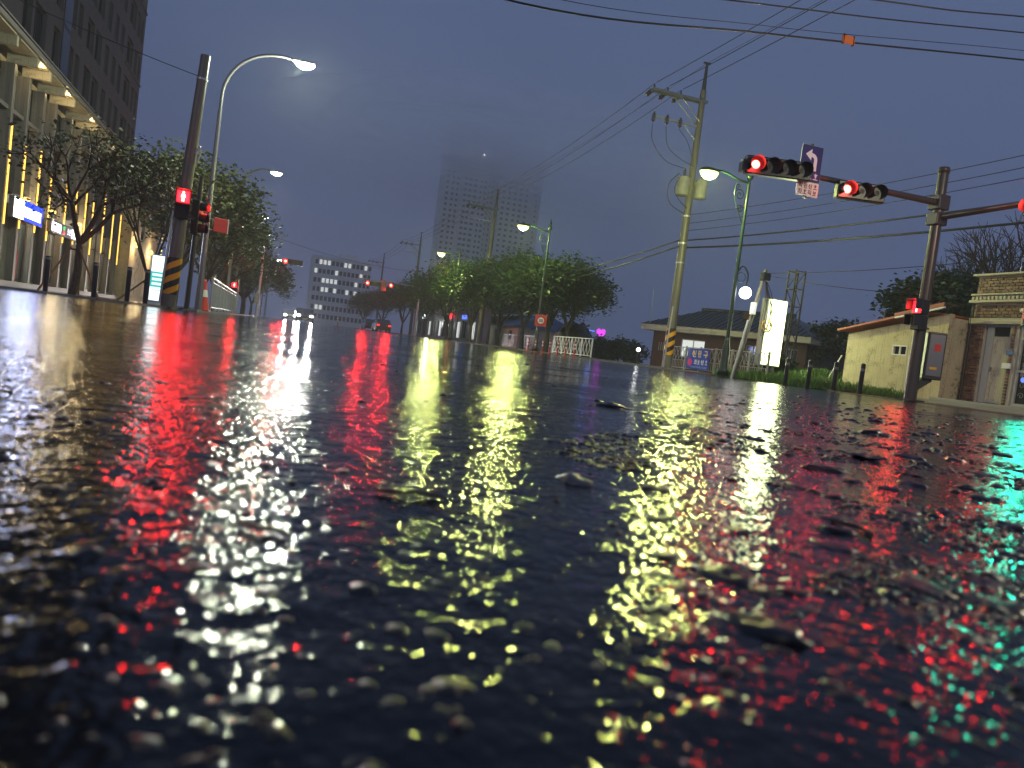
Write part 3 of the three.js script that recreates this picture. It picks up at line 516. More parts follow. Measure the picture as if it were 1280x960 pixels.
curvedLamp(348, 345, -146, 336, 'curved lit lamp post past the far signal', 'far curved lamps');
{ // small red plate clamped on the first lamp post
  const p = onZ(268, 281, -24.9), r = thing('pole_sign', 'small red plate clamped to the tall curved lamp post', 'sign', [p.x + 0.05, p.y, p.z], 0.4);
  part('plate', [bx(0.42, 0.42, 0.03, 0.1, 0, 0.1, 0.01)], M.red, r); part('edge_strip', [bx(0.03, 0.44, 0.05, 0.32, 0, 0.1)], M.white, r); part('clamp', [bx(0.5, 0.03, 0.03, -0.05, 0.16, 0), bx(0.5, 0.03, 0.03, -0.05, -0.16, 0)], M.galv, r);
}
{ // lit display panel
  const p = onZ(195, 377, -23), t = canvasTex(128, 320, (c, w, h) => { c.fillStyle = '#eaf6ff'; c.fillRect(0, 0, w, h); c.fillStyle = '#3aa7a0'; c.fillRect(0, h * 0.36, w, h * 0.34); c.fillStyle = '#d9f4ee'; for (let i = 0; i < 3; i++) { c.fillRect(10, h * (0.4 + i * 0.1), w - 20, h * 0.055); } c.fillStyle = '#8fd0d0'; c.fillRect(14, h * 0.76, w - 28, 6); });
  const m = new THREE.MeshStandardMaterial({ color: 0x333333, emissive: 0xffffff, emissiveMap: t, emissiveIntensity: 1.6, roughness: 0.25 }); m.name = 'display_face_lit';
  const r = thing('display_panel', 'upright lit display panel in white and teal behind the young tree', 'display', [p.x, 0.05, p.z - 0.4], faceEye(p));
  part('case', [bx(0.56, 1.36, 0.12, 0, 0.74, 0, 0.03)], M.galv, r); part('screen', new THREE.PlaneGeometry(0.5, 1.26).translate(0, 0.76, 0.062), m, r); part('base', [bx(0.7, 0.07, 0.35, 0, 0.035, 0, 0.01)], M.white, r);
  const a = new THREE.RectAreaLight(new THREE.Color(0.8, 1, 1), 1.2, 0.5, 1.26); a.position.set(0, 0.76, 0.09); a.rotation.y = Math.PI; a.name = 'screen_glow'; r.add(a);
}
{ // guard fence between pavement and road
  const z0 = -26, x0 = -1.92, r = thing('guard_fence', 'galvanised guard fence with a yellow top rail along the kerb', 'fence', [x0, 0.05, z0]), L = 16;
  part('top_rail', beam(V(0, 1.08, 0), V(0, 1.08, -L), 0.045), M.yellow, r); part('rail', beam(V(0, 0.95, 0), V(0, 0.95, -L), 0.02), M.galv, r); part('rail', beam(V(0, 0.14, 0), V(0, 0.14, -L), 0.02), M.galv, r);
  for (let z = 0; z <= L; z += 2) part('post', beam(V(0, 0, -z), V(0, 1.08, -z), 0.035), M.galv, r);
  const g = beam(V(0, 0.14, 0), V(0, 0.95, 0), 0.012, 0.012, 5); for (let z = 0.2; z < L; z += 0.2) if (z % 2 > 0.05) part('baluster', g, M.galv, r).position.z = -z;
  const c = thing('traffic_cone', 'red traffic cone at the near end of the guard fence', 'cone', [-2.12, 0.05, -25.6]);
  part('body', lathe([[0, 0.98], [0.05, 0.98], [0.06, 0.94], [0.2, 0.05], [0.21, 0.03]], 18), M.red, c); part('base', [bx(0.44, 0.04, 0.44, 0, 0.02, 0, 0.01)], M.red, c); part('sleeve', lathe([[0.108, 0.66], [0.144, 0.44]], 18), M.white, c);
}
{ // the far crossing
  const b = onZ(333, 397, -72), r = thing('signal_mast', 'pale signal mast with a long arm at the far shop side crossing', 'pole', [b.x - 0.9, 0.05, -72]);
  part('shaft', beam(V(0, 0, 0), V(0.1, 7.5, 0), 0.14, 0.08, 14), M.galv, r); part('arm', beam(V(0, 5.3, 0), V(3.6, 5.55, 0), 0.07, 0.045), M.galv, r); part('junction_box', [bx(0.4, 0.9, 0.3, -0.1, 1.6, 0.2, 0.03)], M.concrete, r);
  const p = onZ(360, 327, -71.9), s = thing('traffic_signal', 'horizontal red signal on the arm over the far shop side lane', 'traffic signal', [p.x + 0.42, p.y, p.z + 0.12]); signalHead(s, 4, [REDFAR, null, null, null], false, 0.42);
  const w = onZ(293, 356, -52), pr = thing('pedestrian_signal', 'far pedestrian signal with a red figure under the leafy trees', 'traffic signal', [w.x, w.y - 0.2, w.z], 0); pedSignal(pr, 0.34, 'red', 5); part('post', beam(V(0.25, -w.y + 0.25, -0.05), V(0.25, 0.6, -0.05), 0.05), M.galv, pr);
  const q = onZ(462, 354, -80), q2 = onZ(490, 357, -80), rm = thing('signal_mast', 'signal mast reaching over the road among the roadside trees', 'pole', [14.6, 0.05, -80.2]);
  part('shaft', beam(V(0, 0, 0), V(0, 5.9, 0), 0.14, 0.1, 14), M.galv, rm); part('arm', beam(V(0, 5.2, 0), V(-6.6, 5.25, 0), 0.07, 0.045), M.galv, rm);
  const s1 = thing('traffic_signal', 'red signal at the tip of the far arm over the road', 'traffic signal', [q.x + 0.4, q.y, q.z]); signalHead(s1, 4, [REDFAR, null, null, null], false, 0.42);
  const s2 = thing('traffic_signal', 'red signal beside the small plate on the far arm', 'traffic signal', [q2.x + 0.3, q2.y, q2.z]); signalHead(s2, 3, [REDFAR, null, null], false, 0.42);
  const pl = thing('turn_sign', 'small pale turn plate on the far signal arm', 'sign', [(q.x + q2.x) / 2 + 0.3, q.y + 0.1, -80]); part('plate', [bx(0.55, 0.8, 0.03)], M.stone, pl); part('lower_plate', [bx(0.55, 0.25, 0.03, 0, -0.55, 0)], M.stone, pl);
}
// ---------------------------------------------------------------- utility poles with cross-arms
function insulator(p, dir = V(0, 1, 0), s = 1) { const g = lathe([[0, 0.3], [0.03, 0.3], [0.03, 0.24], [0.075, 0.22], [0.03, 0.19], [0.075, 0.14], [0.03, 0.11], [0.075, 0.06], [0.03, 0.03], [0.025, 0], [0, 0]].map(([a, b]) => [a * s, b * s]), 10); g.applyQuaternion(new THREE.Quaternion().setFromUnitVectors(V(0, 1, 0), dir)); return shift(g, p.x, p.y, p.z); }
const poleTops = [];
function utilityPole(x, z, lean, label, big, group) {
  const r = thing('utility_pole', label, 'utility pole', [x, 0, z], 0, group), H1 = 11.4;
  part('shaft', beam(V(0, -0.1, 0), V(lean, H1, 0), 0.2, 0.12, 18), M.poleConcrete, r);
  const top = part('pole_top', [beam(V(lean, H1 - 0.3, 0), V(lean, 12.5, 0), 0.1, 0.05, 10), bx(0.3, 0.06, 0.06, lean, 12.5, 0)], M.darkSteel, r);
  part('crossarm', [bx(2.5, 0.1, 0.09, lean - 1.05, 10.95, 0.1), bx(2.5, 0.1, 0.09, lean - 1.05, 10.95, -0.1)], M.steel, r);
  part('brace', [beam(V(lean - 1.0, 10.93, 0.1), V(lean - 0.05, 10.1, 0.1), 0.025), beam(V(lean - 1.25, 10.93, -0.1), V(lean - 0.05, 10.0, -0.1), 0.025)], M.steel, r);
  part('crossarm', [bx(2.2, 0.08, 0.08, lean - 1.0, 9.95, 0)], M.galv, r);
  part('brace', [beam(V(lean - 0.7, 9.93, 0), V(lean - 0.02, 9.3, 0), 0.02)], M.steel, r);
  for (const k of [-2.2, -1.6, -1.0]) { part('insulator', [insulator(V(lean + k, 11.0, 0), V(0, 1, 0), 0.6)], M.porcelain, r); part('insulator', [insulator(V(lean + k, 11.0, -0.12), V(-0.25, -0.45, -1).normalize(), 1.4)], M.porcelain, r); if (big) part('fuse_cutout', [insulator(V(lean + k + 0.1, 9.7, 0.06), V(0, 1, 0.1).normalize(), 1.3)], M.porcelain, r); }
  poleTops.push({ x: x + lean, z });
  if (big) {
    for (const [dx, dz, rad, hh] of [[-0.44, 0.16, 0.26, 0.78], [0.34, 0.22, 0.25, 0.8]]) {
      const t = part('transformer', lathe([[0, hh], [rad * 0.5, hh], [rad, hh * 0.92], [rad, 0.05], [rad * 0.94, 0], [0, 0]], 20).translate(lean * 0.65 + dx, 7.05, dz), M.concrete, r);
      part('bushing', [insulator(V(lean * 0.65 + dx, 7.05 + hh, dz), V(0, 1, 0), 1.1)], M.porcelain, t);
      part('lug', [bx(0.1, 0.12, 0.06, lean * 0.65 + dx + rad, 7.05 + hh * 0.7, dz), bx(0.1, 0.12, 0.06, lean * 0.65 + dx - rad, 7.05 + hh * 0.7, dz)], M.concrete, t);
    }
    part('hanger', [bx(0.9, 0.08, 0.08, lean * 0.65, 7.2, 0.02), bx(0.9, 0.08, 0.08, lean * 0.65, 7.65, 0.02)], M.galv, r);
    const L = (pts, w = 0.014) => part('jumper_wire', tube(pts, w, 5, 24), M.cable, r);
    L([V(lean - 2.1, 9.65, 0.05), V(lean - 2.05, 9.0, 0.1), V(lean - 1.4, 8.3, 0.15), V(lean - 0.7, 8.15, 0.2), V(lean * 0.65 - 0.44, 8.15, 0.16)]);
    L([V(lean - 1.5, 9.65, 0.05), V(lean - 1.3, 8.9, 0.05), V(lean - 0.7, 8.5, 0.1), V(lean * 0.75 - 0.05, 8.3, 0.15)]);
    L([V(lean - 0.9, 9.65, 0.05), V(lean - 0.5, 9.3, 0.05), V(lean * 0.8 - 0.1, 8.5, 0.12)]);
    L([V(lean * 0.65 - 0.7, 7.9, 0.2), V(lean * 0.65 - 1.1, 7.4, 0.2), V(lean * 0.65 - 0.95, 6.7, 0.15), V(lean * 0.6 - 0.2, 6.35, 0.12)], 0.018);
    L([V(lean * 0.65 - 0.65, 7.8, 0.25), V(lean * 0.65 - 0.85, 7.2, 0.25), V(lean * 0.65 - 0.5, 6.8, 0.2), V(lean * 0.6 - 0.1, 6.6, 0.14)], 0.018);
    for (const y of [5.2, 6.3, 4.4]) part('clamp_band', new THREE.CylinderGeometry(0.2, 0.2, 0.05, 18).translate(lean * y / H1, y, 0), M.galv, r);
    part('hazard_wrap', new THREE.CylinderGeometry(0.202, 0.207, 1.1, 24, 1, true).translate(lean * 0.1, 1.15, 0), M.hazard, r);
    part('conduit', beam(V(-0.2, 0, 0.1), V(-0.12 + lean * 0.2, 2.6, 0.1), 0.035), M.galv, r);
  }
  return r;
}
utilityPole(15.6, -27.63, 0.0, 'tall utility pole with two transformers and hazard wrap near the banner', true);
utilityPole(16.0, -59, 0.1, 'dark utility pole rising out of the roadside trees before the tower', false, 'far utility poles');
utilityPole(16.0, -91, 0.0, 'slim far utility pole past the roadside trees', false, 'slim far utility poles');
utilityPole(15.8, -122, 0.1, 'slim far utility pole past the roadside trees', false, 'slim far utility poles');

// ---------------------------------------------------------------- ornate green lamps
function scroll(cx, cy, r, turns, dirr) { const p = []; for (let i = 0; i <= 26; i++) { const t = i / 26, a = t * turns * 6.283, q = r * (1 - 0.85 * t); p.push(V(cx + dirr * q * Math.cos(a), cy + q * Math.sin(a), 0)); } return p; }
function ornateLamp(u, v, X, xPole, label, globe, group, tint = SODIUM) {
  const hd = u.isVector3 ? u : onX(u, v, X), z = hd.z - 0.4, r = thing('ornate_lamp', label, 'street lamp', [xPole, 0.05, z], 0, group), w = X - xPole, h = hd.y - 0.05;
  part('base', lathe([[0, 1.25], [0.075, 1.25], [0.09, 1.18], [0.085, 1.1], [0.13, 0.9], [0.14, 0.25], [0.2, 0.2], [0.2, 0], [0, 0]], 18), M.greenIron, r);
  part('post', beam(V(0, 1.2, 0), V(0, h + 0.1, 0), 0.07, 0.05, 14), M.greenIron, r);
  part('finial', lathe([[0, 0.52], [0.02, 0.5], [0.03, 0.36], [0.07, 0.3], [0.08, 0.2], [0.05, 0.12], [0.1, 0.06], [0.13, 0.02], [0.11, -0.06], [0.06, -0.12], [0, -0.12]], 14).translate(0, h + 0.16, 0), M.greenIron, r);
  part('arm', tube([V(0, h - 0.05, 0), V(w * 0.25, h - 0.02, 0), V(w * 0.6, h + 0.12, 0), V(w + 0.1, h + 0.14, 0)], 0.04, 8, 18), M.greenIron, r);
  part('scrollwork', [tube(scroll(-0.3, h - 0.5, 0.2, 1.6, -1), 0.018, 5, 40), tube(scroll(-0.22, h - 0.95, 0.14, 1.5, -1), 0.016, 5, 36), tube(scroll(-0.42, h - 0.25, 0.1, 1.4, 1), 0.014, 5, 30), tube([V(0, h - 1.5, 0), V(-0.25, h - 1.1, 0), V(-0.5, h - 0.5, 0), V(-0.46, h - 0.1, 0)], 0.016, 5, 16)], M.greenIron, r);
  const head = part('lamp_head', [new THREE.SphereGeometry(0.26, 18, 8, 0, 6.284, 0, 1.5708).scale(1.35, 0.55, 0.8).translate(w, h + 0.04, 0)], M.greenIron, r);
  part('lamp_bowl', new THREE.SphereGeometry(0.26, 18, 10, 0, 6.284, 1.5708, 1.5708).scale(1.25, 0.95, 0.85).translate(w, h + 0.03, 0), E.sodium, head);
  lampLight(new THREE.Color(...tint), 92, w, h - 0.36, 0, 0.16, r);
  if (globe) {
    part('globe_bracket', [tube([V(0, 2.55, 0), V(0.02, 3.45, 0), V(0.22, 3.72, 0), V(0.44, 3.5, 0), V(0.44, 3.1, 0)], 0.028, 8, 24), new THREE.TorusGeometry(0.16, 0.014, 6, 20).translate(0.2, 3.35, 0)], M.greenIron, r);
    part('globe', new THREE.SphereGeometry(0.2, 20, 14).translate(0.44, 2.86, 0), E.globe, r); lampLight(new THREE.Color(1, 1, 0.97), 5, 0.44, 2.86, 0, 0.2, r);
  }
  return r;
}
ornateLamp(895, 213, 13.0, 14.55, 'green ornate lamp with a white globe beside the banner fence', true);
ornateLamp(V(13.0, 6.6, -4.4), 0, 13.0, 14.5, 'green ornate lamp on the forecourt opposite the brick shop', false, undefined, [1, 0.9, 0.6]);   // next in the row, beyond the picture: it lights the shed and the shop
ornateLamp(657, 282, 12.4, 13.95, 'green ornate lamp over the railing with a round speed sign', false);
ornateLamp(553, 316, 12.0, 13.5, 'green ornate lamp glowing over the roadside trees', false);
{ // speed sign on the second lamp
  const p = onX(677, 401, 13.9), t = canvasTex(128, 128, (c, w) => { c.fillStyle = '#e8551c'; c.fillRect(0, 0, w, w); c.fillStyle = '#e01818'; c.beginPath(); c.arc(64, 64, 54, 0, 7); c.fill(); c.fillStyle = '#fff2e8'; c.beginPath(); c.arc(64, 64, 38, 0, 7); c.fill(); c.fillStyle = '#101010'; c.font = 'bold 46px sans-serif'; c.textAlign = 'center'; c.textBaseline = 'middle'; c.fillText('30', 64, 66); });
  const m = new THREE.MeshStandardMaterial({ map: t, roughness: 0.35 }); m.name = 'speed_sign_print';
  const r = thing('speed_sign', 'square orange speed sign with a red ring reading 30', 'sign', [p.x - 0.1, p.y, p.z + 0.15], faceEye(p)); part('plate', [bx(0.62, 0.62, 0.02)], M.orange, r); part('sign_face', new THREE.PlaneGeometry(0.6, 0.6).translate(0, 0, 0.013), m, r); part('bracket', [bx(0.06, 0.5, 0.05, 0, 0, -0.035)], M.galv, r);
}
{ // railing with lattice and the row of flexible posts
  const a = onX(690, 444, 15.2), b = onX(738, 448, 15.2), L = a.z - b.z, r = thing('railing', 'pale lattice railing panel behind the red marker posts', 'fence', [15.2, 0.05, b.z]);
  const n = 4, len = Math.abs(L), w = len / n;
  for (let i = 0; i <= n; i++) part('post', [bx(0.05, 1.0, 0.05, 0, 0.5, -i * w)], M.white, r);
  for (let i = 0; i < n; i++) { const z0 = -i * w, z1 = z0 - w; part('rail', [bx(0.04, 0.04, w - 0.05, 0, 0.98, (z0 + z1) / 2)], M.white, r); part('rail', [bx(0.04, 0.04, w - 0.05, 0, 0.12, (z0 + z1) / 2)], M.white, r); for (let k = 0; k < 3; k++) { const za = z0 - 0.04 - (w - 0.08) * k / 3, zb = z0 - 0.04 - (w - 0.08) * (k + 1) / 3; part('lattice_bar', [bar(V(0, 0.14, za), V(0, 0.96, zb), 0.022, 0.022)], M.white, r); part('lattice_bar', [bar(V(0.012, 0.96, za), V(0.012, 0.14, zb), 0.022, 0.022)], M.white, r); } }
  const d0 = thing('marker_post', 'red flexible marker post with white bands along the kerb', 'marker post', [0, 0, 0], 0, 'red marker posts along the kerb');
  part('post', lathe([[0, 0.76], [0.035, 0.75], [0.04, 0.72], [0.04, 0.05]], 12), M.red, d0); part('base', lathe([[0.05, 0.06], [0.1, 0.03], [0.11, 0], [0, 0]], 12), M.red, d0); part('band', lathe([[0.0415, 0.64], [0.0415, 0.56]], 12), M.white, d0); part('band', lathe([[0.0415, 0.46], [0.0415, 0.38]], 12), M.white, d0);
  [660, 669, 678, 687, 697, 707, 718].forEach((u, i) => { const p = onX(u, 350 + u * 0.1248, 13.9); (i ? copyOf(d0, [0, 0, 0]) : d0).position.set(13.9, 0, p.z); });
  const far = thing('railing', 'plain grey railing among the roadside tree trunks', 'fence', [18.5, 0.05, onX(668, 430, 18.5).z]);
  for (let i = 0; i < 6; i++) { part('post', [bx(0.05, 1.1, 0.05, 0, 0.55, -i * 1.6)], M.galv, far); if (i < 5) { part('rail', [bx(0.04, 0.04, 1.55, 0, 1.08, -i * 1.6 - 0.8)], M.galv, far); part('rail', [bx(0.04, 0.04, 1.55, 0, 0.2, -i * 1.6 - 0.8)], M.galv, far); for (let k = 1; k < 6; k++) part('baluster', [bx(0.02, 0.86, 0.02, 0, 0.64, -i * 1.6 - k * 0.27)], M.galv, far); } }
}
{ // tarpaulin mound, neon heart, hedge
  const p = onX(715, 440, 19.5), g = new THREE.SphereGeometry(1, 40, 20, 0, 6.284, 0, 1.5708), at = g.attributes.position;
  for (let i = 0; i < at.count; i++) { const x = at.getX(i), y = at.getY(i), z = at.getZ(i), n = 1 + 0.12 * noise.noise(x * 3, y * 3, z * 3) + 0.04 * noise.noise(x * 11, y * 11, z * 11); at.setXYZ(i, x * 1.3 * n, Math.pow(Math.max(0, y), 0.7) * 2.3 * n, z * 2.0 * n); } g.computeVertexNormals();
  const t = thing('covered_heap', 'dark heap under black tarpaulin behind the lattice railing', 'heap', [p.x, 0, p.z]); part('tarpaulin', g, M.tarp, t); part('ridge_rope', tube([V(-1.32, 1.0, 0), V(-0.9, 1.95, 0.1), V(0, 2.5, 0), V(0.9, 1.95, 0), V(1.32, 1.0, 0)], 0.04, 6, 30), M.galv, t);
  const hs = new THREE.Shape(); hs.moveTo(0, -0.4); hs.bezierCurveTo(-0.55, 0, -0.4, 0.42, -0.18, 0.4); hs.bezierCurveTo(-0.06, 0.4, 0, 0.3, 0, 0.22); hs.bezierCurveTo(0, 0.3, 0.06, 0.4, 0.18, 0.4); hs.bezierCurveTo(0.4, 0.42, 0.55, 0, 0, -0.4);
  const hp = onX(751, 417, 26), hg = thing('heart_sign', 'magenta neon heart on a post above the dark hedge', 'sign', hp.toArray(), faceEye(hp)); part('heart', new THREE.ExtrudeGeometry(hs, { depth: 0.06, bevelEnabled: false }), E.magenta, hg); part('post', beam(V(0, -hp.y, -0.05), V(0, 0.1, -0.05), 0.03), M.darkSteel, hg); lampLight(new THREE.Color(0.7, 0.1, 1), 0.5, 0, 0, 0.3, 0.2, hg);
  const bp = onX(742, 414, 26.5), bs = thing('neon_sign', 'short blue neon bar beside the magenta heart', 'sign', bp.toArray(), faceEye(bp)); part('tube', [beam(V(-0.45, 0.05, 0), V(0.1, 0, 0), 0.045)], E.blue, bs); part('post', beam(V(-0.2, -bp.y, -0.05), V(-0.2, 0.05, -0.05), 0.03), M.darkSteel, bs); lampLight(new THREE.Color(0.1, 0.2, 1), 0.9, -0.2, 0, 0.3, 0.2, bs);
  const tips = []; for (let i = 0; i < 60; i++) { tips.push([V(rr(-0.9, 0.9), rr(0.2, 1.5), rr(-4.5, 4.5)), 1]); } const q = onX(772, 450, 24);
  const hd = thing('hedge', 'dark clipped hedge between the heart sign and the brick house', 'hedge', [q.x, 0, q.z - 1]); part('foliage', leafMesh(tips, 6000, 0.22, 0.6), M.leafDark, hd); part('stem', Array.from({ length: 9 }, (_, i) => beam(V(0, 0, i - 4), V(rr(-0.2, 0.2), 1.3, i - 4), 0.05)), M.bark, hd);
}
{ // low houses and shops behind the trees
  const a = onX(585, 402, 24), b = onX(655, 420, 24), zl = a.z, zr = b.z - 2, L = zr - zl, r = thing('low_house', 'low cream house with a blue sheet roof behind the tree trunks', 'house', [24, 0, zl], -Math.PI / 2);
  facade(r, { len: L, top: 2.3, bottom: 0, cols: [[3, 4.4], [8, 9.2], [13, 14.4], [18, 19.2]].filter((c) => c[1] < L - 1), floors: [[0.9, 1.9]], depth: 0.2, wall: M.cream, pane: M.glassDark, frame: M.frame });
  part('roof', [new THREE.ExtrudeGeometry(new THREE.Shape([[-0.7, 0], [-0.7, 0.1], [3, 1.5], [6.7, 0.1], [6.7, 0]].map(([x, y]) => new THREE.Vector2(x, y))), { depth: L + 0.8, bevelEnabled: false }).rotateY(Math.PI / 2).translate(-0.4, 2.32, 0)], M.blueRoof, r);
  part('side_wall', [bx(0.2, 2.3, 6, 0.1, 1.15, -3.2)], M.cream, r); part('side_wall', [bx(0.2, 2.3, 6, L - 0.1, 1.15, -3.2)], M.cream, r);
  const s = thing('shop_row', 'low shop row with lit windows behind the far roadside trees', 'building', [22, 0, -123], -Math.PI / 2);
  const cols = []; for (let x = 1; x < 44; x += 3.6) cols.push([x, x + 2.6]);
  facade(s, { len: 45, top: 4.4, bottom: 0, cols, floors: [[0.4, 2.5]], depth: 0.3, wall: M.stoneDark, pane: M.glassDark, frame: M.frame, paneName: 'shop_window', lit: (x) => ((Math.floor(x / 3.6) * 7) % 5 < 2 ? E.window : (Math.floor(x / 3.6) * 3) % 7 === 1 ? E.windowWarm : null) });
  part('roof', [bx(45.6, 0.3, 8, 22.5, 4.5, -3.6)], M.tile, s);
  part('shop_sign', [bx(2.6, 0.6, 0.1, 9.5, 3.1, 0.1)], E.white, s); part('shop_sign', [bx(2.2, 0.6, 0.1, 27, 3.2, 0.1)], E.red, s); part('shop_sign', [bx(2.2, 0.5, 0.1, 34.5, 3.0, 0.1)], E.blue, s);
  for (const x of [18]) lampLight(new THREE.Color(0.95, 0.98, 1), 10, x, 2.2, 1.2, 0.2, s);
  const pl = onX(575, 374, 18), q = thing('yard_lamp', 'small white lamp on a post among the roadside trees', 'lamp', [pl.x, 0, pl.z]); part('post', beam(V(0, 0, 0), V(0, pl.y, 0), 0.05), M.darkSteel, q); part('lamp_globe', new THREE.SphereGeometry(0.16, 16, 10).translate(0, pl.y, 0), E.globe, q); lampLight(new THREE.Color(0.92, 0.97, 1), 14, 0, pl.y, 0, 0.16, q);
}
{ // distant blocks
  const r = thing('office_block', 'distant grey office block with scattered lit windows', 'building', [10.6, 0, -260]);
  const cols = []; for (let x = 1; x < 18.6; x += 1.35) cols.push([x, x + 0.95]); const floors = []; for (let y = 1; y < 22; y += 3) floors.push([y + 0.7, y + 2.2]);
  const on = (x, y) => { const i = Math.round(x / 1.35), j = Math.round(y / 3); return (j === 7 && [2, 3, 4, 8, 9, 13].includes(i)) || (j === 6 && [6, 12].includes(i)) || ((j === 4 || j === 5) && [3, 4, 6, 11].includes(i)) || (j === 2 && [2, 3].includes(i)) || (i * 13 + j * 29) % 23 === 3 ? E.window : null; };
  facade(r, { len: 19.4, top: 22.4, bottom: 0, cols, floors, depth: 0.3, wall: M.towerWall, pane: M.glassDark, lit: on, mullion: false });
  part('core', [bx(19.4, 22.4, 12, 9.7, 11.2, -6.4)], M.towerWall, r); part('roof_block', [bx(6, 2, 4, 12, 23.4, -5)], M.towerWall, r);
  // tall tower, its head in the cloud
  const t = thing('high_rise_tower', 'tall apartment tower whose upper floors vanish into low cloud', 'building', [80, 0, -400], 0), H2 = 128;
  const fl = []; for (let y = 3; y < H2 - 3; y += 2.95) fl.push([y + 0.8, y + 2.1]);
  const block = (name, x, w, z, d, colDefs, wall, turn = 0) => { const g = part(name, [bx(w - 0.02, H2 - 0.02, d - 0.4, x + w / 2, H2 / 2, z - d / 2 - 0.24)], wall, t); part('glazing', [bx(w - 0.1, H2 - 1, 0.02, x + w / 2, H2 / 2, z - 0.42)], M.glassDark, g); 
    const gs = []; let px = 0; for (const [a, b] of colDefs) { gs.push(bx(a - px, H2, 0.4, (a + px) / 2, H2 / 2, -0.2)); px = b; for (const [c, e] of fl) gs.push(bx(b - a, 0.9 + 0.75, 0.39, (a + b) / 2, c - 0.82, -0.2)); } gs.push(bx(w - px, H2, 0.4, (w + px) / 2, H2 / 2, -0.2)); const m = part('wall_front', gs, wall, g); m.position.set(x, 0, z); return g; };
  block('wing', 0, 9, -3, 16, [[1, 2.4], [4, 5.4], [6.6, 8]], M.towerWall);
  block('wing', 9, 14.5, 0, 18, [[1.2, 3], [3.6, 5.4], [6.4, 8.4], [10, 11.2], [12.2, 13.6]], M.towerWall);
  block('core_bay', 23.5, 7.5, -9, 12, [[2, 3], [4.6, 5.6]], M.towerWall);
  block('wing', 31, 18.5, -1, 18, [[1.2, 2.8], [4.4, 6], [7.8, 9.4], [11, 12.6], [14.4, 16]], M.towerWall);
  block('wing', 49.5, 8, -10, 14, [[2, 3], [5, 6]], M.towerWall);
  part('beacon_lamp', new THREE.SphereGeometry(0.45, 10, 8).translate(19, 101, 0.6), E.beacon, t);
}
// ---------------------------------------------------------------- the dark brick house
{
  const A = atR(803, 403, 47), B = atR(1015, 421, 42.4), dx = B.x - A.x, dz = B.z - A.z, L = Math.hypot(dx, dz), r = thing('brick_house', 'dark brick house with a pale eaves band and tiled roof', 'house', [A.x, -0.05, A.z], Math.atan2(-dz, dx));
  const EH = 2.62, W = L - 0.9;
  facade(r, { off: [0.45, 0, -0.75], len: W, top: EH - 0.35, cols: [[1.9, 3.5], [6.0, 6.9], [8.2, 9.0]], floors: [[0.85, 1.95]], depth: 0.22, wall: M.houseBrick, pane: M.glassDark, frame: M.frame, lit: (x) => (x < 4 ? E.window : null) });
  for (const x of [0.11, W - 0.11]) part('side_wall', [bx(0.22, EH - 0.35, 6, x, (EH - 0.35) / 2, -3.25)], M.houseBrick, r).position.set(0.45, 0, -0.75);
  part('eaves_band', [bx(L, 0.34, 7.6, L / 2, EH - 0.17, -3.7, 0.03)], M.cream, r);
  const roof = part('roof', [(() => { const v = [[-0.1, EH, 0.1], [L + 0.1, EH, 0.1], [L + 0.1, EH, -7.6], [-0.1, EH, -7.6], [2.2, EH + 1.35, -3.6], [L - 2.6, EH + 1.35, -3.6]], f = [[0, 1, 5], [0, 5, 4], [1, 2, 5], [2, 3, 4], [2, 4, 5], [3, 0, 4]], p = []; for (const t of f) for (const k of t) p.push(...v[k]); const q = new THREE.BufferGeometry(); q.setAttribute('position', new THREE.Float32BufferAttribute(p, 3)); q.computeVertexNormals(); return q; })()], M.tile, r);
  part('ridge_cap', [beam(V(2.0, EH + 1.38, -3.6), V(L - 2.4, EH + 1.38, -3.6), 0.12, 0.12, 10)], M.tile, roof);
  for (let i = 1; i < 30; i++) { const s = i / 30, x0 = -0.1 + (L + 0.2) * s, x1 = clamp(x0, 2.2, L - 2.6), ky = Math.min(1, x0 / 2.3, (L - x0) / 2.7); part('tile_rib', [beam(V(x0, EH + 0.02, 0.1), V(x0, EH + 0.02 + 1.35 * ky, 0.1 - 3.7 * ky), 0.045, 0.045, 5)], M.tile, roof); }
  part('chimney', [bx(0.4, 0.7, 0.4, 5.6, EH + 0.9, -2.4)], M.houseBrick, roof); part('antenna', [beam(V(0.4, EH, -0.2), V(0.4, EH + 2.2, -0.2), 0.02)], M.galv, r);
  const nb = part('window_bars', Array.from({ length: 6 }, (_, i) => bx(0.03, 0.5, 0.03, 1.0 + i * 0.14, 1.35, -0.62)), M.galv, r);
  lampLight(new THREE.Color(0.95, 1, 0.9), 2.5, 3.5, 1.7, -1.6, 0.1, r);
  const y = onX(798, 437, 20), q = thing('yard_lamp', 'small round lamp on a low post beside the brick house', 'lamp', [y.x, 0, y.z]); part('post', beam(V(0, 0, 0), V(0, y.y, 0), 0.04), M.darkSteel, q); part('lamp_globe', new THREE.SphereGeometry(0.11, 14, 10).translate(0, y.y, 0), E.globe, q); lampLight(new THREE.Color(1, 0.95, 0.85), 5, 0, y.y, 0, 0.1, q);
}
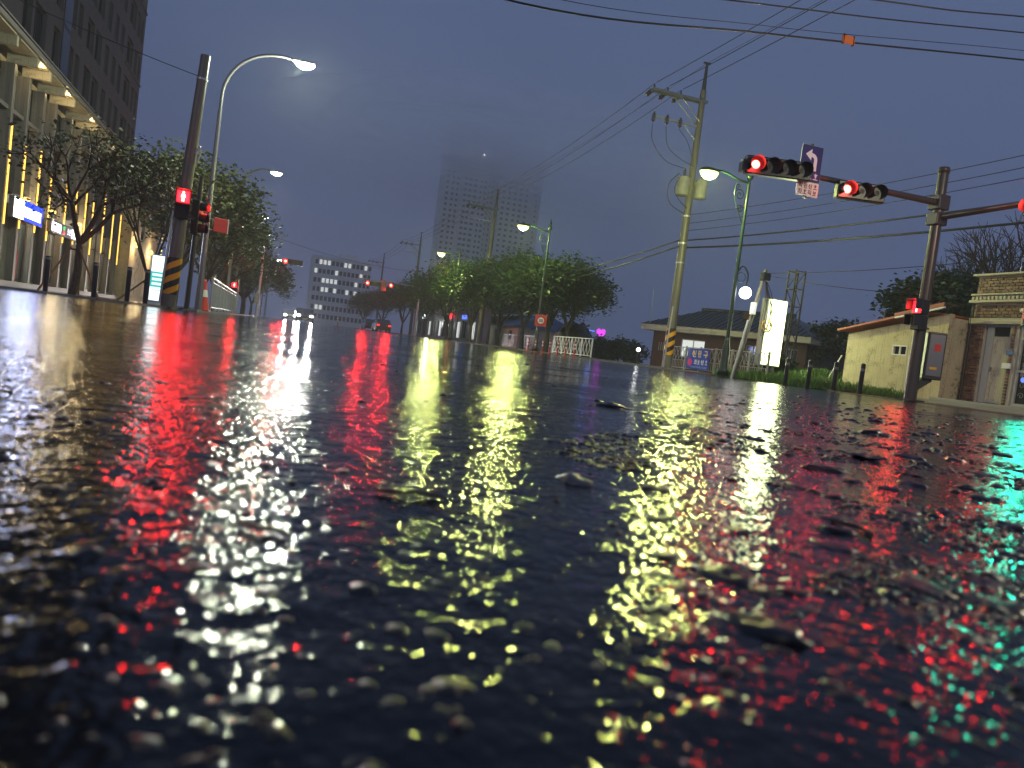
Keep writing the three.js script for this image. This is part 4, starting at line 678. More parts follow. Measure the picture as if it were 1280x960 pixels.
{ // ornamental fence, banner
  const zA = onX(838, 462, 16.2).z, zB = onX(957, 478, 16.2).z, n = 6, w = (zB - zA) / n, r = thing('ornamental_fence', 'low silver ornamental fence in front of the brick house', 'fence', [16.2, 0.05, zA]);
  for (let i = 0; i <= n; i++) part('post', [bx(0.06, 1.0, 0.06, 0, 0.5, i * w)], M.galv, r);
  for (let i = 0; i < n; i++) {
    const z0 = i * w + 0.04, z1 = (i + 1) * w - 0.04, m = (z0 + z1) / 2, len = z1 - z0;
    part('rail', [bx(0.035, 0.035, len, 0, 0.95, m)], M.galv, r); part('rail', [bx(0.035, 0.035, len, 0, 0.1, m)], M.galv, r); part('rail', [bx(0.025, 0.025, len, 0, 0.42, m)], M.galv, r);
    for (let k = 0; k < 8; k++) part('picket', [bx(0.018, 0.3, 0.018, 0, 0.26, z0 + len * (k + 0.5) / 8)], M.galv, r);
    for (let k = 0; k < 4; k++) { const a = z0 + len * k / 4, b = z0 + len * (k + 1) / 4; part('diamond_bar', [bar(V(0, 0.44, a), V(0, 0.93, b), 0.016, 0.016)], M.galv, r); part('diamond_bar', [bar(V(0.01, 0.93, a), V(0.01, 0.44, b), 0.016, 0.016)], M.galv, r); }
  }
  const b0 = onX(857, 460, 16.1), b1 = onX(886, 460, 16.1), bw = b1.z - b0.z;
  const t = canvasTex(256, 160, (c, W, h) => { c.fillStyle = '#2c4bb8'; c.fillRect(0, 0, W, h); c.strokeStyle = '#ffd98a'; ['sin', 'min', 'gu'].forEach((k, i) => hangul(c, k, 62 + i * 62, 12, 44, 54, 8)); c.fillStyle = '#e0348c'; c.beginPath(); c.arc(44, 108, 28, 0, 7); c.fill(); c.strokeStyle = '#ffffff'; ['jwa', 'bo', 'sin', 'ho'].forEach((k, i) => hangul(c, k, 88 + i * 40, 84, 30, 38, 5)); c.strokeStyle = '#bcd0ff'; for (let i = 0; i < 9; i++) hangul(c, ['gu', 'bi', 'min'][i % 3], 60 + i * 20, 134, 14, 16, 2); });
  const m = new THREE.MeshStandardMaterial({ map: t, roughness: 0.5 }); m.name = 'banner_print';
  const s = thing('banner', 'blue printed banner with yellow lettering tied to the silver fence', 'banner', [16.08, 0.56, (b0.z + b1.z) / 2], -Math.PI / 2); part('cloth', (() => { const g = new THREE.PlaneGeometry(bw, 0.82, 24, 6), a = g.attributes.position; for (let i = 0; i < a.count; i++) a.setZ(i, 0.018 * Math.sin(a.getX(i) * 9) + 0.008 * Math.sin(a.getY(i) * 14 + a.getX(i) * 4)); g.computeVertexNormals(); return g; })(), m, s); part('cord', [beam(V(-bw / 2, 0.4, 0), V(-bw / 2 - 0.12, 0.44, -0.02), 0.008, 0.008, 4), beam(V(bw / 2, 0.4, 0), V(bw / 2 + 0.12, 0.44, -0.02), 0.008, 0.008, 4)], M.white, s);
}
{ // leaning pole with hanging cables
  const b = onX(915, 476, 15.5), t = atR(943, 340, rangeOf(b)), r = thing('leaning_pole', 'short leaning concrete pole hung with loose cable coils', 'utility pole', [b.x, 0, b.z]), d = V(t.x - b.x, t.y, t.z - b.z), lean = V(0.35, 0, 0.25);
  const top = V(0.5, t.y + 0.1, 0.35); part('shaft', beam(V(0, -0.1, 0), top, 0.085, 0.062, 14), M.poleConcrete, r); part('conduit', beam(V(-0.12, 0, 0.12), V(0.18, t.y * 0.55, 0.2), 0.05), M.galv, r);
  part('meter_box', [bx(0.16, 0.42, 0.16, 0.2, t.y * 0.66, 0.36, 0.02)], M.white, r); part('splice_case', [bx(0.34, 0.3, 0.2, top.x - 0.05, top.y - 0.25, 0.45, 0.06)], M.black, r);
  for (let i = 0; i < 7; i++) { const x = top.x + 0.1 + i * 0.05; part('loose_cable', tube([V(top.x, top.y - 0.3, 0.4), V(x, top.y - 0.9 - rnd() * 0.4, 0.42), V(x + rr(-0.1, 0.1), top.y - 1.7 - rnd() * 0.4, 0.4), V(top.x + 0.15 + rr(-0.1, 0.15), top.y - 2.0 - rnd() * 0.8, 0.4)], 0.014, 5, 18), M.cable, r); }
  part('cable_coil', [new THREE.TorusGeometry(0.2, 0.02, 6, 20).translate(top.x + 0.3, top.y - 1.9, 0.42), new THREE.TorusGeometry(0.16, 0.02, 6, 20).rotateY(0.5).translate(top.x + 0.38, top.y - 1.95, 0.44)], M.yellow, r);
}
{ // white light box and the lattice mast behind
  const tl = onX(962, 373, 16.5), bl = onX(955, 456, 16.5), h = tl.y - bl.y, w = 0.8, r = thing('light_box_sign', 'tall glowing white light box sign standing over the grass', 'sign', [16.5 + w / 2, bl.y, tl.z]);
  part('case', [bx(w + 0.06, h + 0.06, 0.34, 0, h / 2, -0.2, 0.02)], M.galv, r); part('sign_face', [bx(w - 0.04, h - 0.04, 0.02, 0, h / 2, -0.018)], E.lightbox, r); part('post', [bx(0.12, bl.y + 0.3, 0.12, w / 2 - 0.15, -bl.y / 2 + 0.1, -0.2)], M.galv, r); part('post', [bx(0.12, bl.y + 0.3, 0.12, -w / 2 + 0.15, -bl.y / 2 + 0.1, -0.2)], M.galv, r);
  const a = new THREE.RectAreaLight(new THREE.Color(0.88, 1, 0.5), 18, w - 0.05, h - 0.05); a.position.set(0, h / 2, 0.03); a.rotation.y = Math.PI; a.name = 'sign_glow'; r.add(a);
  const m = thing('lattice_mast', 'open steel lattice mast standing behind the light box sign', 'mast', [19.6, 0, -25.4]), H2 = 4.55, q = 0.22;
  for (const [x, z] of [[-q, -q], [q, -q], [q, q], [-q, q]]) part('leg', [bar(V(x, 0, z), V(x, H2, z), 0.05, 0.05)], M.darkSteel, m);
  for (let y = 0.3, k = 0; y < H2; y += 0.7, k++) { for (const s of [-q, q]) { part('rung', [bar(V(-q, y, s), V(q, y, s), 0.03, 0.03)], M.darkSteel, m); part('rung', [bar(V(s, y, -q), V(s, y, q), 0.03, 0.03)], M.darkSteel, m); if (y + 0.7 < H2) part('diagonal', [bar(V(k % 2 ? -q : q, y, s), V(k % 2 ? q : -q, y + 0.7, s), 0.022, 0.022)], M.darkSteel, m); } }
}
{ // grass plot
  const hf = (x, z) => 0.02 + 0.42 * Math.exp(-(((x - 18.6) / 1.6) ** 2 + ((z + 22.6) / 2.4) ** 2)) + 0.06 * noise.noise(x * 1.3, 2, z * 1.3) + 0.25 * smooth(x, 17.5, 24);
  const xs = [], zs = []; for (let x = 15.4; x <= 32; x += 0.25) xs.push(x); for (let z = -24; z <= -17.2; z += 0.25) zs.push(z);
  structure('verge', sheet(xs, zs, hf, 2), M.soil);
  const n = 26000, g = new THREE.BufferGeometry(); g.setAttribute('position', new THREE.Float32BufferAttribute([-0.006, 0, 0, 0.006, 0, 0, 0.002, 0.09, 0.012, 0.012, 0.15, 0.05], 3)); g.setIndex([0, 1, 2, 1, 3, 2]); g.computeVertexNormals();
  const im = new THREE.InstancedMesh(g, M.grass, n), o = new THREE.Object3D(); let k = 0;
  for (let i = 0; i < n; i++) { const x = 15.5 + 9 * Math.pow(rnd(), 1.2), z = rr(-23.9, -17.4), d = noise.noise(x * 0.9, 4, z * 0.9); if (d < -0.28 && rnd() < 0.7) continue; o.position.set(x, hf(x, z) - 0.01, z); o.rotation.set(rr(-0.3, 0.3), rnd() * 6.28, rr(-0.3, 0.3)); o.scale.setScalar(rr(0.7, 1.9) * (1 + 0.8 * Math.max(0, d))); o.updateMatrix(); im.setMatrixAt(k++, o.matrix); }
  im.count = k; im.name = 'grass'; scene.add(im); tagg(im, 'bright green grass on the mound beside the light box sign', 'grass', null, 'stuff');
  const q = onX(962, 462, 17.6); for (let j = 0; j < 1; j++) { const tips = Array.from({ length: 14 }, () => [V(rr(-0.7, 0.7), rr(0.15, 0.6), rr(-0.6, 0.6)), 1]); const s = thing('shrub', 'leafy green shrub under the light box sign', 'shrub', [17.3, 0.2, -23.3]); part('foliage', leafMesh(tips, 1600, 0.16, 0.35), M.leafGreen, s); part('stem', Array.from({ length: 5 }, () => beam(V(0, 0, 0), V(rr(-0.5, 0.5), 0.5, rr(-0.4, 0.4)), 0.015, 0.008, 5)), M.bark, s); }
}
{ // bollards along the plot
  const b0 = thing('bollard', 'round topped dark bollard by the grass, fourth from the shed', 'bollard', [0, 0, 0], 0, 'bollards beside the grass plot');
  part('post', lathe([[0, 0.84], [0.03, 0.838], [0.06, 0.82], [0.068, 0.79], [0.062, 0.77], [0.062, 0], [0, 0]], 16), M.black, b0); part('band', lathe([[0.063, 0.7], [0.0645, 0.695], [0.0645, 0.63], [0.063, 0.625]], 16), M.steel, b0);
  [[980, 487], [1008, 491], [1040, 496], [1073, 499]].forEach(([u, v], i) => { const p = onX(u, v, 15.2); (i ? copyOf(b0, [0, 0, 0], 0, 'round topped dark bollard ' + ['', 'by the grass, third from the shed', 'by the grass, second from the shed', 'standing before the yellow shed wall'][i]) : b0).position.set(p.x, i === 3 ? 0.02 : 0, p.z); });
}
{ // near signal mast
  const r = thing('signal_mast', 'brown signal mast with two arms beside the yellow shed', 'pole', [14.95, 0, -14.5]);
  part('shaft', [beam(V(0, 0, 0), V(0, 5.66, 0), 0.15, 0.12, 12)], M.brownSteel, r); part('cap', lathe([[0, 0.06], [0.12, 0.04], [0.135, 0], [0.135, -0.1], [0, -0.1]], 12).translate(0, 5.66, 0), M.brownSteel, r); part('base_plate', [bx(0.46, 0.04, 0.46, 0, 0.04, 0)], M.darkSteel, r);
  part('arm', [beam(V(0, 4.85, 0), V(-5.6, 4.78, 0), 0.085, 0.05, 12)], M.brownSteel, r); part('arm', [beam(V(0, 4.5, 0.05), V(0.05, 4.55, 3.6), 0.085, 0.06, 12)], M.brownSteel, r); part('arm_collar', [bx(0.34, 0.36, 0.34, 0, 4.85, 0, 0.03), bx(0.34, 0.3, 0.34, 0, 4.45, 0, 0.03)], M.brownSteel, r);
  const a = onZ(950, 212, -14.5), s1 = thing('traffic_signal', 'four lamp red signal at the tip of the brown mast arm', 'traffic signal', [a.x + 0.3, 4.72, -14.3], -0.28); signalHead(s1, 4, [RED, null, null, null], false, 0.35); part('bracket', [bx(0.06, 0.2, 0.1, -0.3, 0.1, -0.14), bx(0.06, 0.2, 0.1, 0.3, 0.1, -0.14)], M.brownSteel, s1); part('side_camera', [bx(0.14, 0.22, 0.24, -0.76, -0.06, 0.02, 0.02)], M.black, s1);
  const b = onZ(1062, 237, -14.5), s2 = thing('traffic_signal', 'three lamp red signal between the blue plate and mast', 'traffic signal', [b.x + 0.12, 4.62, -14.3], -0.28); signalHead(s2, 3, [RED, null, null], false, 0.35); part('bracket', [bx(0.06, 0.24, 0.1, -0.3, 0.12, -0.14), bx(0.06, 0.24, 0.1, 0.3, 0.12, -0.14)], M.brownSteel, s2);
  const c = onX(1279, 256, 15), s3 = thing('traffic_signal', 'red signal hung on the second arm of the brown mast', 'traffic signal', [15.0, 4.42, c.z + 0.6], -Math.PI / 2); signalHead(s3, 3, [{ ...RED, I: 5 }, null, null], false, 0.32);
  const sp = onZ(1009, 205, -14.4), t = canvasTex(192, 272, (x, w, h) => { x.fillStyle = '#23206e'; x.fillRect(0, 0, w, h); x.strokeStyle = '#1a1850'; x.lineWidth = 6; x.strokeRect(3, 3, w - 6, h - 6); x.strokeStyle = '#f4f0f4'; x.lineWidth = 30; x.lineCap = 'butt'; x.beginPath(); x.moveTo(134, 186); x.lineTo(134, 110); x.quadraticCurveTo(134, 68, 84, 68); x.stroke(); x.fillStyle = '#f4f0f4'; x.beginPath(); x.moveTo(36, 68); x.lineTo(92, 24); x.lineTo(92, 112); x.fill(); x.lineWidth = 7; hangul(x, 'bi', 18, 202, 44, 52, 7); hangul(x, 'bo', 74, 202, 44, 52, 7); hangul(x, 'ho', 130, 202, 46, 52, 7); });
  const t2 = canvasTex(192, 100, (x, w, h) => { x.fillStyle = '#efe6de'; x.fillRect(0, 0, w, h); x.strokeStyle = '#2a2020'; ['jik', 'min', 'sin', 'ho'].forEach((k, i) => hangul(x, k, 12 + i * 44, 8, 36, 38, 5)); ['jwa', 'ho', 'jik', 'bo'].forEach((k, i) => hangul(x, k, 12 + i * 44, 54, 36, 38, 5)); });
  const m1 = new THREE.MeshStandardMaterial({ map: t, roughness: 0.4 }), m2 = new THREE.MeshStandardMaterial({ map: t2, roughness: 0.4 }); m1.name = 'turn_sign_print'; m2.name = 'lower_plate_print';
  const sg = thing('turn_sign', 'blue plate with a white bent arrow above a pale text plate', 'sign', [sp.x, 4.98, -14.28]); part('plate', [bx(0.56, 0.8, 0.02, 0, 0, 0)], M.galv, sg); part('sign_face', new THREE.PlaneGeometry(0.55, 0.79).translate(0, 0, 0.013), m1, sg); part('plate', [bx(0.58, 0.3, 0.02, 0, -0.56, 0)], M.galv, sg); part('sign_face', new THREE.PlaneGeometry(0.57, 0.29).translate(0, -0.56, 0.013), m2, sg); part('bracket', [bx(0.06, 1.2, 0.06, 0, -0.15, -0.05)], M.brownSteel, sg);
  const ps = thing('pedestrian_signal', 'pedestrian signal seen edge on beside the brown mast', 'traffic signal', [14.72, 2.1, -14.35], -Math.PI / 2 - 0.15); pedSignal(ps, 0.34, 'red', 3); part('bracket', [bx(0.06, 0.05, 0.24, 0, 0.3, -0.16), bx(0.06, 0.05, 0.24, 0, -0.3, -0.16)], M.brownSteel, ps);
  const cb = thing('control_box', 'dark grey control box strapped to the brown mast', 'control box', [15.3, 0.62, -14.35], -0.5); part('case', [bx(0.42, 1.15, 0.36, 0, 0.55, 0, 0.03)], M.darkSteel, cb); part('door', [bx(0.34, 1.0, 0.02, 0, 0.56, 0.19, 0.008)], M.steel, cb); part('label_plate', [bx(0.14, 0.18, 0.006, 0.02, 0.75, 0.204)], M.red, cb, 'small red notice'); part('label_plate', [bx(0.16, 0.06, 0.006, -0.02, 0.25, 0.204)], M.yellow, cb, 'yellow strip'); part('duct', [bar(V(0, 0.0, 0), V(-0.3, -0.25, 0), 0.16, 0.16)], M.darkSteel, cb);
  // the crossing's walk signal on its own post farther along this side
  const gp = onX(1296, 382, 12.6), gs = thing('pedestrian_signal', 'pedestrian signal showing a green walking light near the brick house', 'traffic signal', [gp.x, gp.y, gp.z], faceEye(gp) + 0.15); pedSignal(gs, 0.36, 'green', 5); part('post', beam(V(0.25, -gp.y, -0.05), V(0.25, 0.6, -0.05), 0.06), M.brownSteel, gs);
}
{ // yellow shed
  const X = 18, z0 = -16.5, z1 = -20.3, L = z0 - z1, r = thing('shed', 'low yellow plastered shed with a sloping red roof edge', 'shed', [X, 0, z0], -Math.PI / 2);   // local x towards -z? turned so that the wall faces the road
  const sh = new THREE.Shape([[0, 0.12], [-L, 0.12], [-L, 1.93], [0, 2.58]].map(([x, y]) => new THREE.Vector2(x, y))); const hole = new THREE.Path([[-1.35, 1.35], [-1.85, 1.35], [-1.85, 1.6], [-1.35, 1.6]].map(([x, y]) => new THREE.Vector2(x, y))); sh.holes.push(hole);
  part('wall', [new THREE.ExtrudeGeometry(sh, { depth: 0.18, bevelEnabled: false }).translate(0, 0, -0.18)], M.plaster, r);
  part('plinth', [bx(L + 0.02, 0.14, 0.22, -L / 2, 0.05, -0.09)], M.concrete, r);
  part('end_wall', [bx(0.18, 2.45, 2.2, -0.09, 1.25, -1.29)], M.plaster, r); part('back_wall', [bx(L, 1.9, 0.15, -L / 2, 0.95, -2.4)], M.plaster, r);
  part('roof', [bar(V(-L - 0.15, 2.02, -1.0), V(-0.6, 2.62, -1.0), 2.7, 0.06)], M.roofRed, r); part('fascia', [bar(V(-1.6, 2.5, 0.36), V(0.1, 2.8, 0.36), 0.05, 0.1)], M.roofRed, r); part('gutter', [bar(V(-1.6, 2.42, 0.34), V(0.1, 2.71, 0.34), 0.07, 0.05)], M.white, r); part('soffit', [bar(V(-1.6, 2.53, 0.13), V(0.1, 2.82, 0.13), 0.45, 0.05)], M.darkSteel, r);
  const w = part('window', [bx(0.5, 0.25, 0.02, -1.6, 1.475, -0.1)], M.glassDark, r); part('frame', [bx(0.54, 0.03, 0.06, -1.6, 1.61, -0.02), bx(0.54, 0.03, 0.06, -1.6, 1.34, -0.02), bx(0.03, 0.25, 0.06, -1.86, 1.475, -0.02), bx(0.03, 0.25, 0.06, -1.34, 1.475, -0.02), bx(0.03, 0.25, 0.05, -1.6, 1.475, -0.02)], M.white, w);
  const d = part('gate', [bx(0.36, 1.25, 0.04, -0.98, 0.72, 0.05)], M.galv, r); for (let i = 0; i < 5; i++) part('bar', [bx(0.015, 1.2, 0.02, -1.12 + i * 0.07, 0.72, 0.08)], M.white, d);
  part('prop', beam(V(-L - 0.1, 1.2, 0.05), V(-L - 0.7, 0.1, 0.1), 0.025), M.galv, r); part('vent_pipe', beam(V(-2.7, 2.2, -0.3), V(-2.7, 2.75, -0.3), 0.025), M.darkSteel, r);
}
{ // brick shop house
  const X = 18.75, z0 = -16.45, r = thing('brick_shop', 'small brick building with a pale cornice and two doors', 'building', [X, 0, z0], -Math.PI / 2);   // local x runs towards the camera side
  const L = 6, gy = 0.2, T = 3.72; part('step', [bx(L + 0.4, 0.2, 1.1, L / 2 - 0.1, 0.1, 0.25, 0.02)], M.concrete, r);
  const openings = [[0.42, 1.16, 0.2, 2.32], [1.42, 3.0, 0.2, 2.36]];
  part('backing_wall', [bx(0.4, 2.2, 0.16, 0.2, 1.3, -0.16), bx(0.26, 2.2, 0.16, 1.29, 1.3, -0.16), bx(3, 2.2, 0.16, 4.5, 1.3, -0.16), bx(L, T - 2.4, 0.16, L / 2, (T + 2.4) / 2, -0.16), bx(0.16, T - 0.2, 4, 0.085, (T + 0.2) / 2, -2.25), bx(L, T - 0.1, 0.15, L / 2, T / 2, -4)], M.mortar, r);
  part('lintel', [bx(L, 0.16, 0.26, L / 2, 2.46, -0.04, 0.01)], M.cream, r);
  part('cornice', [bx(L + 0.1, 0.07, 0.34, L / 2, 3.0, 0.0, 0.01), bx(L + 0.1, 0.05, 0.24, L / 2, 3.2, 0.0, 0.01)], M.cream, r);
  const den = bx(0.055, 0.09, 0.14); for (let i = 0; i < 46; i++) part('dentil', den, M.cream, r).position.set(0.06 + i * 0.12, 3.09, 0.08);
  part('coping', [bx(L + 0.12, 0.06, 0.36, L / 2, T + 0.03, -0.05, 0.01)], M.cream, r);
  // bricks, one by one where the photograph shows them
  const bw = 0.19, bh = 0.085, gB = [0, 1, 2].map((k) => { const g = new RoundedBoxGeometry(bw - 0.018, bh - 0.016, 0.05, 1, 0.004); return g; }), ms = [M.brickA, M.brickB, M.brickC, M.brickA]; let count = 0; const rest = [[], [], []];
  const inOpen = (x, y) => openings.some(([a, b, c, d]) => x + bw / 2 > a - 0.02 && x - bw / 2 < b + 0.02 && y > c - 0.05 && y < d + 0.02);
  const half = new RoundedBoxGeometry(bw / 2 - 0.018, bh - 0.016, 0.05, 1, 0.004);
  for (let y = 0.24, row = 0; y < T - 0.02; y += bh, row++) {
    if ((y > 2.34 && y < 2.57) || (y > 2.93 && y < 3.26)) continue;
    for (let x = (row % 2 ? 0.0 : bw / 2); x < 2.9; x += bw) {
      let g = gB[0], xx = x; if (x === 0) { g = half; xx = bw / 4; } else
      if (inOpen(x, y)) { const lx = x - bw / 4, rx = x + bw / 4, fits = (q) => !openings.some(([a, b, c, d]) => q + bw / 4 > a - 0.005 && q - bw / 4 < b + 0.005 && y > c - 0.05 && y < d + 0.02); if (fits(lx)) { xx = lx; g = half; } else if (fits(rx)) { xx = rx; g = half; } else continue; }
      const mi = Math.floor(rnd() * 4), dz = rr(-0.004, 0.004);
      if (count < 300 && y > 0.2 && x < 2.6 && (y < 2.34 || (y > 2.5 && y < 2.93 && x < 2.2))) { const b = part(count ? 'brick_' + String(count).padStart(3, '0') : 'brick', g, ms[mi], r); b.position.set(xx, y, -0.06 + dz); count++; }
      else rest[mi % 3].push(g.clone().translate(xx, y, -0.06 + dz));
    }
  }
  rest.forEach((gs, k) => gs.length && (part('brick_course', gs, ms[k], r).userData.kind = 'stuff'));
  // side bricks on the end facing the shed are hidden; plain door
  const d1 = part('door', [bx(0.5, 1.84, 0.05, 0.87, 1.14, -0.2, 0.006)], M.cream, r); part('frame', [bx(0.2, 2.1, 0.09, 0.53, 1.27, -0.19), bx(0.04, 2.1, 0.09, 1.14, 1.27, -0.19)], M.frame, d1); part('handle', [bx(0.03, 0.12, 0.05, 0.68, 1.15, -0.15)], M.steel, d1); part('transom_window', [bx(0.54, 0.24, 0.02, 0.88, 2.2, -0.2)], M.glassDark, d1); part('kick_strip', [bx(0.5, 0.06, 0.01, 0.87, 0.26, -0.168)], M.frame, d1);
  const d2 = part('door', [bx(0.09, 1.75, 0.06, 2.0, 1.08, -0.17), bx(0.09, 1.75, 0.06, 2.72, 1.08, -0.17), bx(0.81, 0.12, 0.06, 2.36, 1.89, -0.17), bx(0.81, 0.18, 0.06, 2.36, 0.29, -0.17)], M.white, r);
  part('glass', [bx(0.6, 1.45, 0.015, 2.36, 1.1, -0.19)], M.glassDark, d2); const gr = []; for (const x of [2.2, 2.36, 2.52]) { gr.push(new THREE.TorusGeometry(0.06, 0.009, 5, 18).scale(1, 3.4, 1).translate(x, 1.25, -0.165), new THREE.TorusGeometry(0.05, 0.009, 5, 16).scale(1, 3, 1).translate(x, 0.72, -0.165)); } gr.push(tube(scroll(2.36, 1.62, 0.12, 1.4, 1).map((p) => p.setZ(-0.165)), 0.008, 5, 30)); part('ironwork', gr, M.frame, d2); part('handle', [bx(0.035, 0.16, 0.06, 2.0, 1.1, -0.12)], M.red, d2); part('lock', [bx(0.04, 0.05, 0.05, 2.0, 0.85, -0.12)], M.red, d2); part('lock', [bx(0.04, 0.05, 0.05, 2.0, 1.3, -0.12)], M.darkSteel, d2);
  const sl = part('side_light', [bx(0.3, 1.9, 0.015, 1.66, 1.2, -0.19)], M.glassDark, r); part('frame', [bx(0.08, 2.12, 0.09, 1.47, 1.26, -0.17), bx(0.08, 2.12, 0.09, 1.88, 1.26, -0.165), bx(0.33, 0.06, 0.08, 1.675, 1.15, -0.17), bx(0.33, 0.08, 0.08, 1.675, 0.25, -0.17), bx(1.5, 0.06, 0.08, 2.2, 2.02, -0.16), bx(1.5, 0.06, 0.08, 2.2, 2.33, -0.16)], M.frame, sl); part('transom_window', [bx(0.85, 0.24, 0.015, 2.35, 2.18, -0.19)], M.glassDark, sl);
  const deco = []; for (let i = 0; i < 6; i++) deco.push(tube(scroll(1.66, 0.5 + i * 0.27, 0.09, 1.3, i % 2 ? 1 : -1).map((p) => p.setZ(-0.172)), 0.006, 5, 24)); part('ironwork', deco, M.frame, sl);
  const op = part('neon_sign', [tube([V(2.22, 1.18, -0.15), V(2.3, 1.3, -0.15), V(2.38, 1.2, -0.15), V(2.3, 1.1, -0.15), V(2.22, 1.18, -0.15)], 0.012, 5, 24), tube([V(2.42, 1.28, -0.15), V(2.44, 1.1, -0.15), V(2.54, 1.14, -0.15), V(2.52, 1.24, -0.15)], 0.012, 5, 20)], E.blue, r); part('neon_sign', [new THREE.CircleGeometry(0.07, 12).translate(1.66, 0.93, -0.17)], E.blue, r);
  part('mailbox', [bx(0.24, 0.15, 0.07, 1.28, 1.26, 0.02, 0.01)], M.white, r); part('house_plate', [bx(0.2, 0.12, 0.012, 1.3, 1.62, 0.0)], M.blueRoof, r); part('wall_lamp', [new THREE.SphereGeometry(0.1, 14, 10).scale(1.3, 0.85, 1).translate(1.6, 2.74, 0.06)], M.white, r); part('drain_pipe', beam(V(0.04, 0.2, 0.06), V(0.04, 2.9, 0.06), 0.035), M.darkSteel, r);
  part('roof_spike', beam(V(1.0, T, -0.3), V(1.0, T + 0.35, -0.3), 0.012), M.galv, r);
}
// ---------------------------------------------------------------- overhead lines
function wire(label, pts, r, sag, group, m = M.cable) {
  const path = []; for (let i = 0; i < pts.length - 1; i++) { const a = pts[i], b = pts[i + 1], n = 14; for (let k = i ? 1 : 0; k <= n; k++) { const t = k / n, p = a.clone().lerp(b, t); p.y -= sag * 4 * t * (1 - t); path.push(p); } }
  return solo('overhead_cable', [new THREE.TubeGeometry(new THREE.CatmullRomCurve3(path), path.length * 2, r, 5)], m, label, 'cable', group);
}
{
  const px = [15.6, 16.1, 16.0, 15.9], pz = [-27.63, -59, -91, -122];
  for (const k of [-2.2, -1.6, -1.0]) wire('high power line running from the transformer pole along the far poles', px.map((x, i) => V(x + k, 11.2, pz[i])), 0.014, 0.5, 'power lines along the far poles');
  for (const k of [-2.2, -1.6, -1.0]) wire('high power line leaving the transformer pole over the road', [V(15.6 + k, 11.2, -27.5), V(15.4 + k, 11.4, 8)], 0.014, 0.35, 'power lines over the road');
  wire('thin earth wire at the tip of the transformer pole', [V(16.1, 12.5, -59), V(15.6, 12.5, -27.6), V(15.6, 12.7, 8)], 0.008, 0.3);
  wire('thick telephone cable slung low between transformer pole and trees', [V(15.4, 5.3, -27.6), V(16, 5.0, -59), V(16, 5.0, -91)], 0.03, 0.5, 'telephone cables among the trees');
  wire('thick telephone cable slung low between transformer pole and trees', [V(15.4, 5.05, -27.6), V(16, 4.7, -59), V(16, 4.7, -91)], 0.035, 0.6, 'telephone cables among the trees');
  wire('upper thick cable bundle crossing behind the brown signal mast', [V(15.75, 5.35, -27.6), V(19.5, 5.9, -15), V(24, 6.4, -3)], 0.03, 0.12, 'cable bundles behind the mast');
  wire('lower thick cable bundle crossing behind the brown signal mast', [V(15.75, 5.05, -27.6), V(19.5, 5.3, -15), V(24, 5.6, -3)], 0.038, 0.12, 'cable bundles behind the mast');
  for (const y of [6.4, 6.05, 5.75]) wire('thin service wire crossing behind the brown signal mast', [V(15.75, y, -27.6), V(19.5, y + 0.85, -15), V(24, y + 1.6, -3)], 0.012, 0.15, 'thin wires behind the mast');
  const a0 = onZ(635, 0, -13), a1 = onZ(1280, 75, -13), d = a1.clone().sub(a0), am = onZ(960, 42, -13);
  const tk = [a0.clone().addScaledVector(d, -1.2).setY(a0.y + 0.9), a0, am, a1, a1.clone().addScaledVector(d, 0.6)];
  solo('overhead_cable', [tube(tk, 0.018, 6, 60)], M.cable, 'thick cable with an orange tag strung across the road', 'cable');
  solo('overhead_cable', [tube(tk.map((p, i) => p.clone().add(V(0, 0.12 + 0.06 * (i % 2), 0.05))), 0.007, 5, 60)], M.cable, 'thin messenger wire just above the tagged cable', 'cable');
  const tp = onZ(1060, 49, -13), tg = thing('cable_tag', 'orange tag wrapped on the cable over the road', 'tag', [tp.x, tp.y, tp.z]); part('sleeve', [bx(0.3, 0.16, 0.03, 0, -0.02, 0.02, 0.012)], M.orange, tg); part('tie', [bx(0.02, 0.2, 0.05, 0.12, -0.02, 0.01), bx(0.02, 0.2, 0.05, -0.12, -0.02, 0.01)], M.black, tg);
  for (const [u0, v0, u1, v1, Z] of [[910, 0, 1280, 41, -12], [1095, 0, 1280, 21, -11]]) { const p = onZ(u0, v0, Z), q = onZ(u1, v1, Z), e = q.clone().sub(p); solo('overhead_cable', [tube([p.clone().addScaledVector(e, -2), p, p.clone().lerp(q, 0.5).setY((p.y + q.y) / 2 - 0.03), q, q.clone().addScaledVector(e, 1)], 0.014, 5, 50)], M.cable, 'bare cable strung across the road above the tagged cable', 'cable', 'cables above the tagged cable'); }
  const s0 = onX(905, 378, 15.9), s1 = onX(1195, 392, 18.6); wire('sagging service wire from the leaning pole to the shed', [V(16.0, 3.7, -22.5), V(18.4, 3.2, -17.5)], 0.012, 0.12); wire('slack service wire from the leaning pole to the brick shop', [V(16.0, 3.75, -22.5), V(19.4, 4.4, -14)], 0.012, 0.15);
  wire('stay wire from the shop corner pole to the shop block', [V(-2.45, 6.3, -22.5), V(-9, 8.2, -24)], 0.012, 0.1);
  wire('span wire from the far signal mast to the roadside trees', [V(-0.8, 7.4, -72), V(14.6, 7.0, -82)], 0.02, 0.5);
}
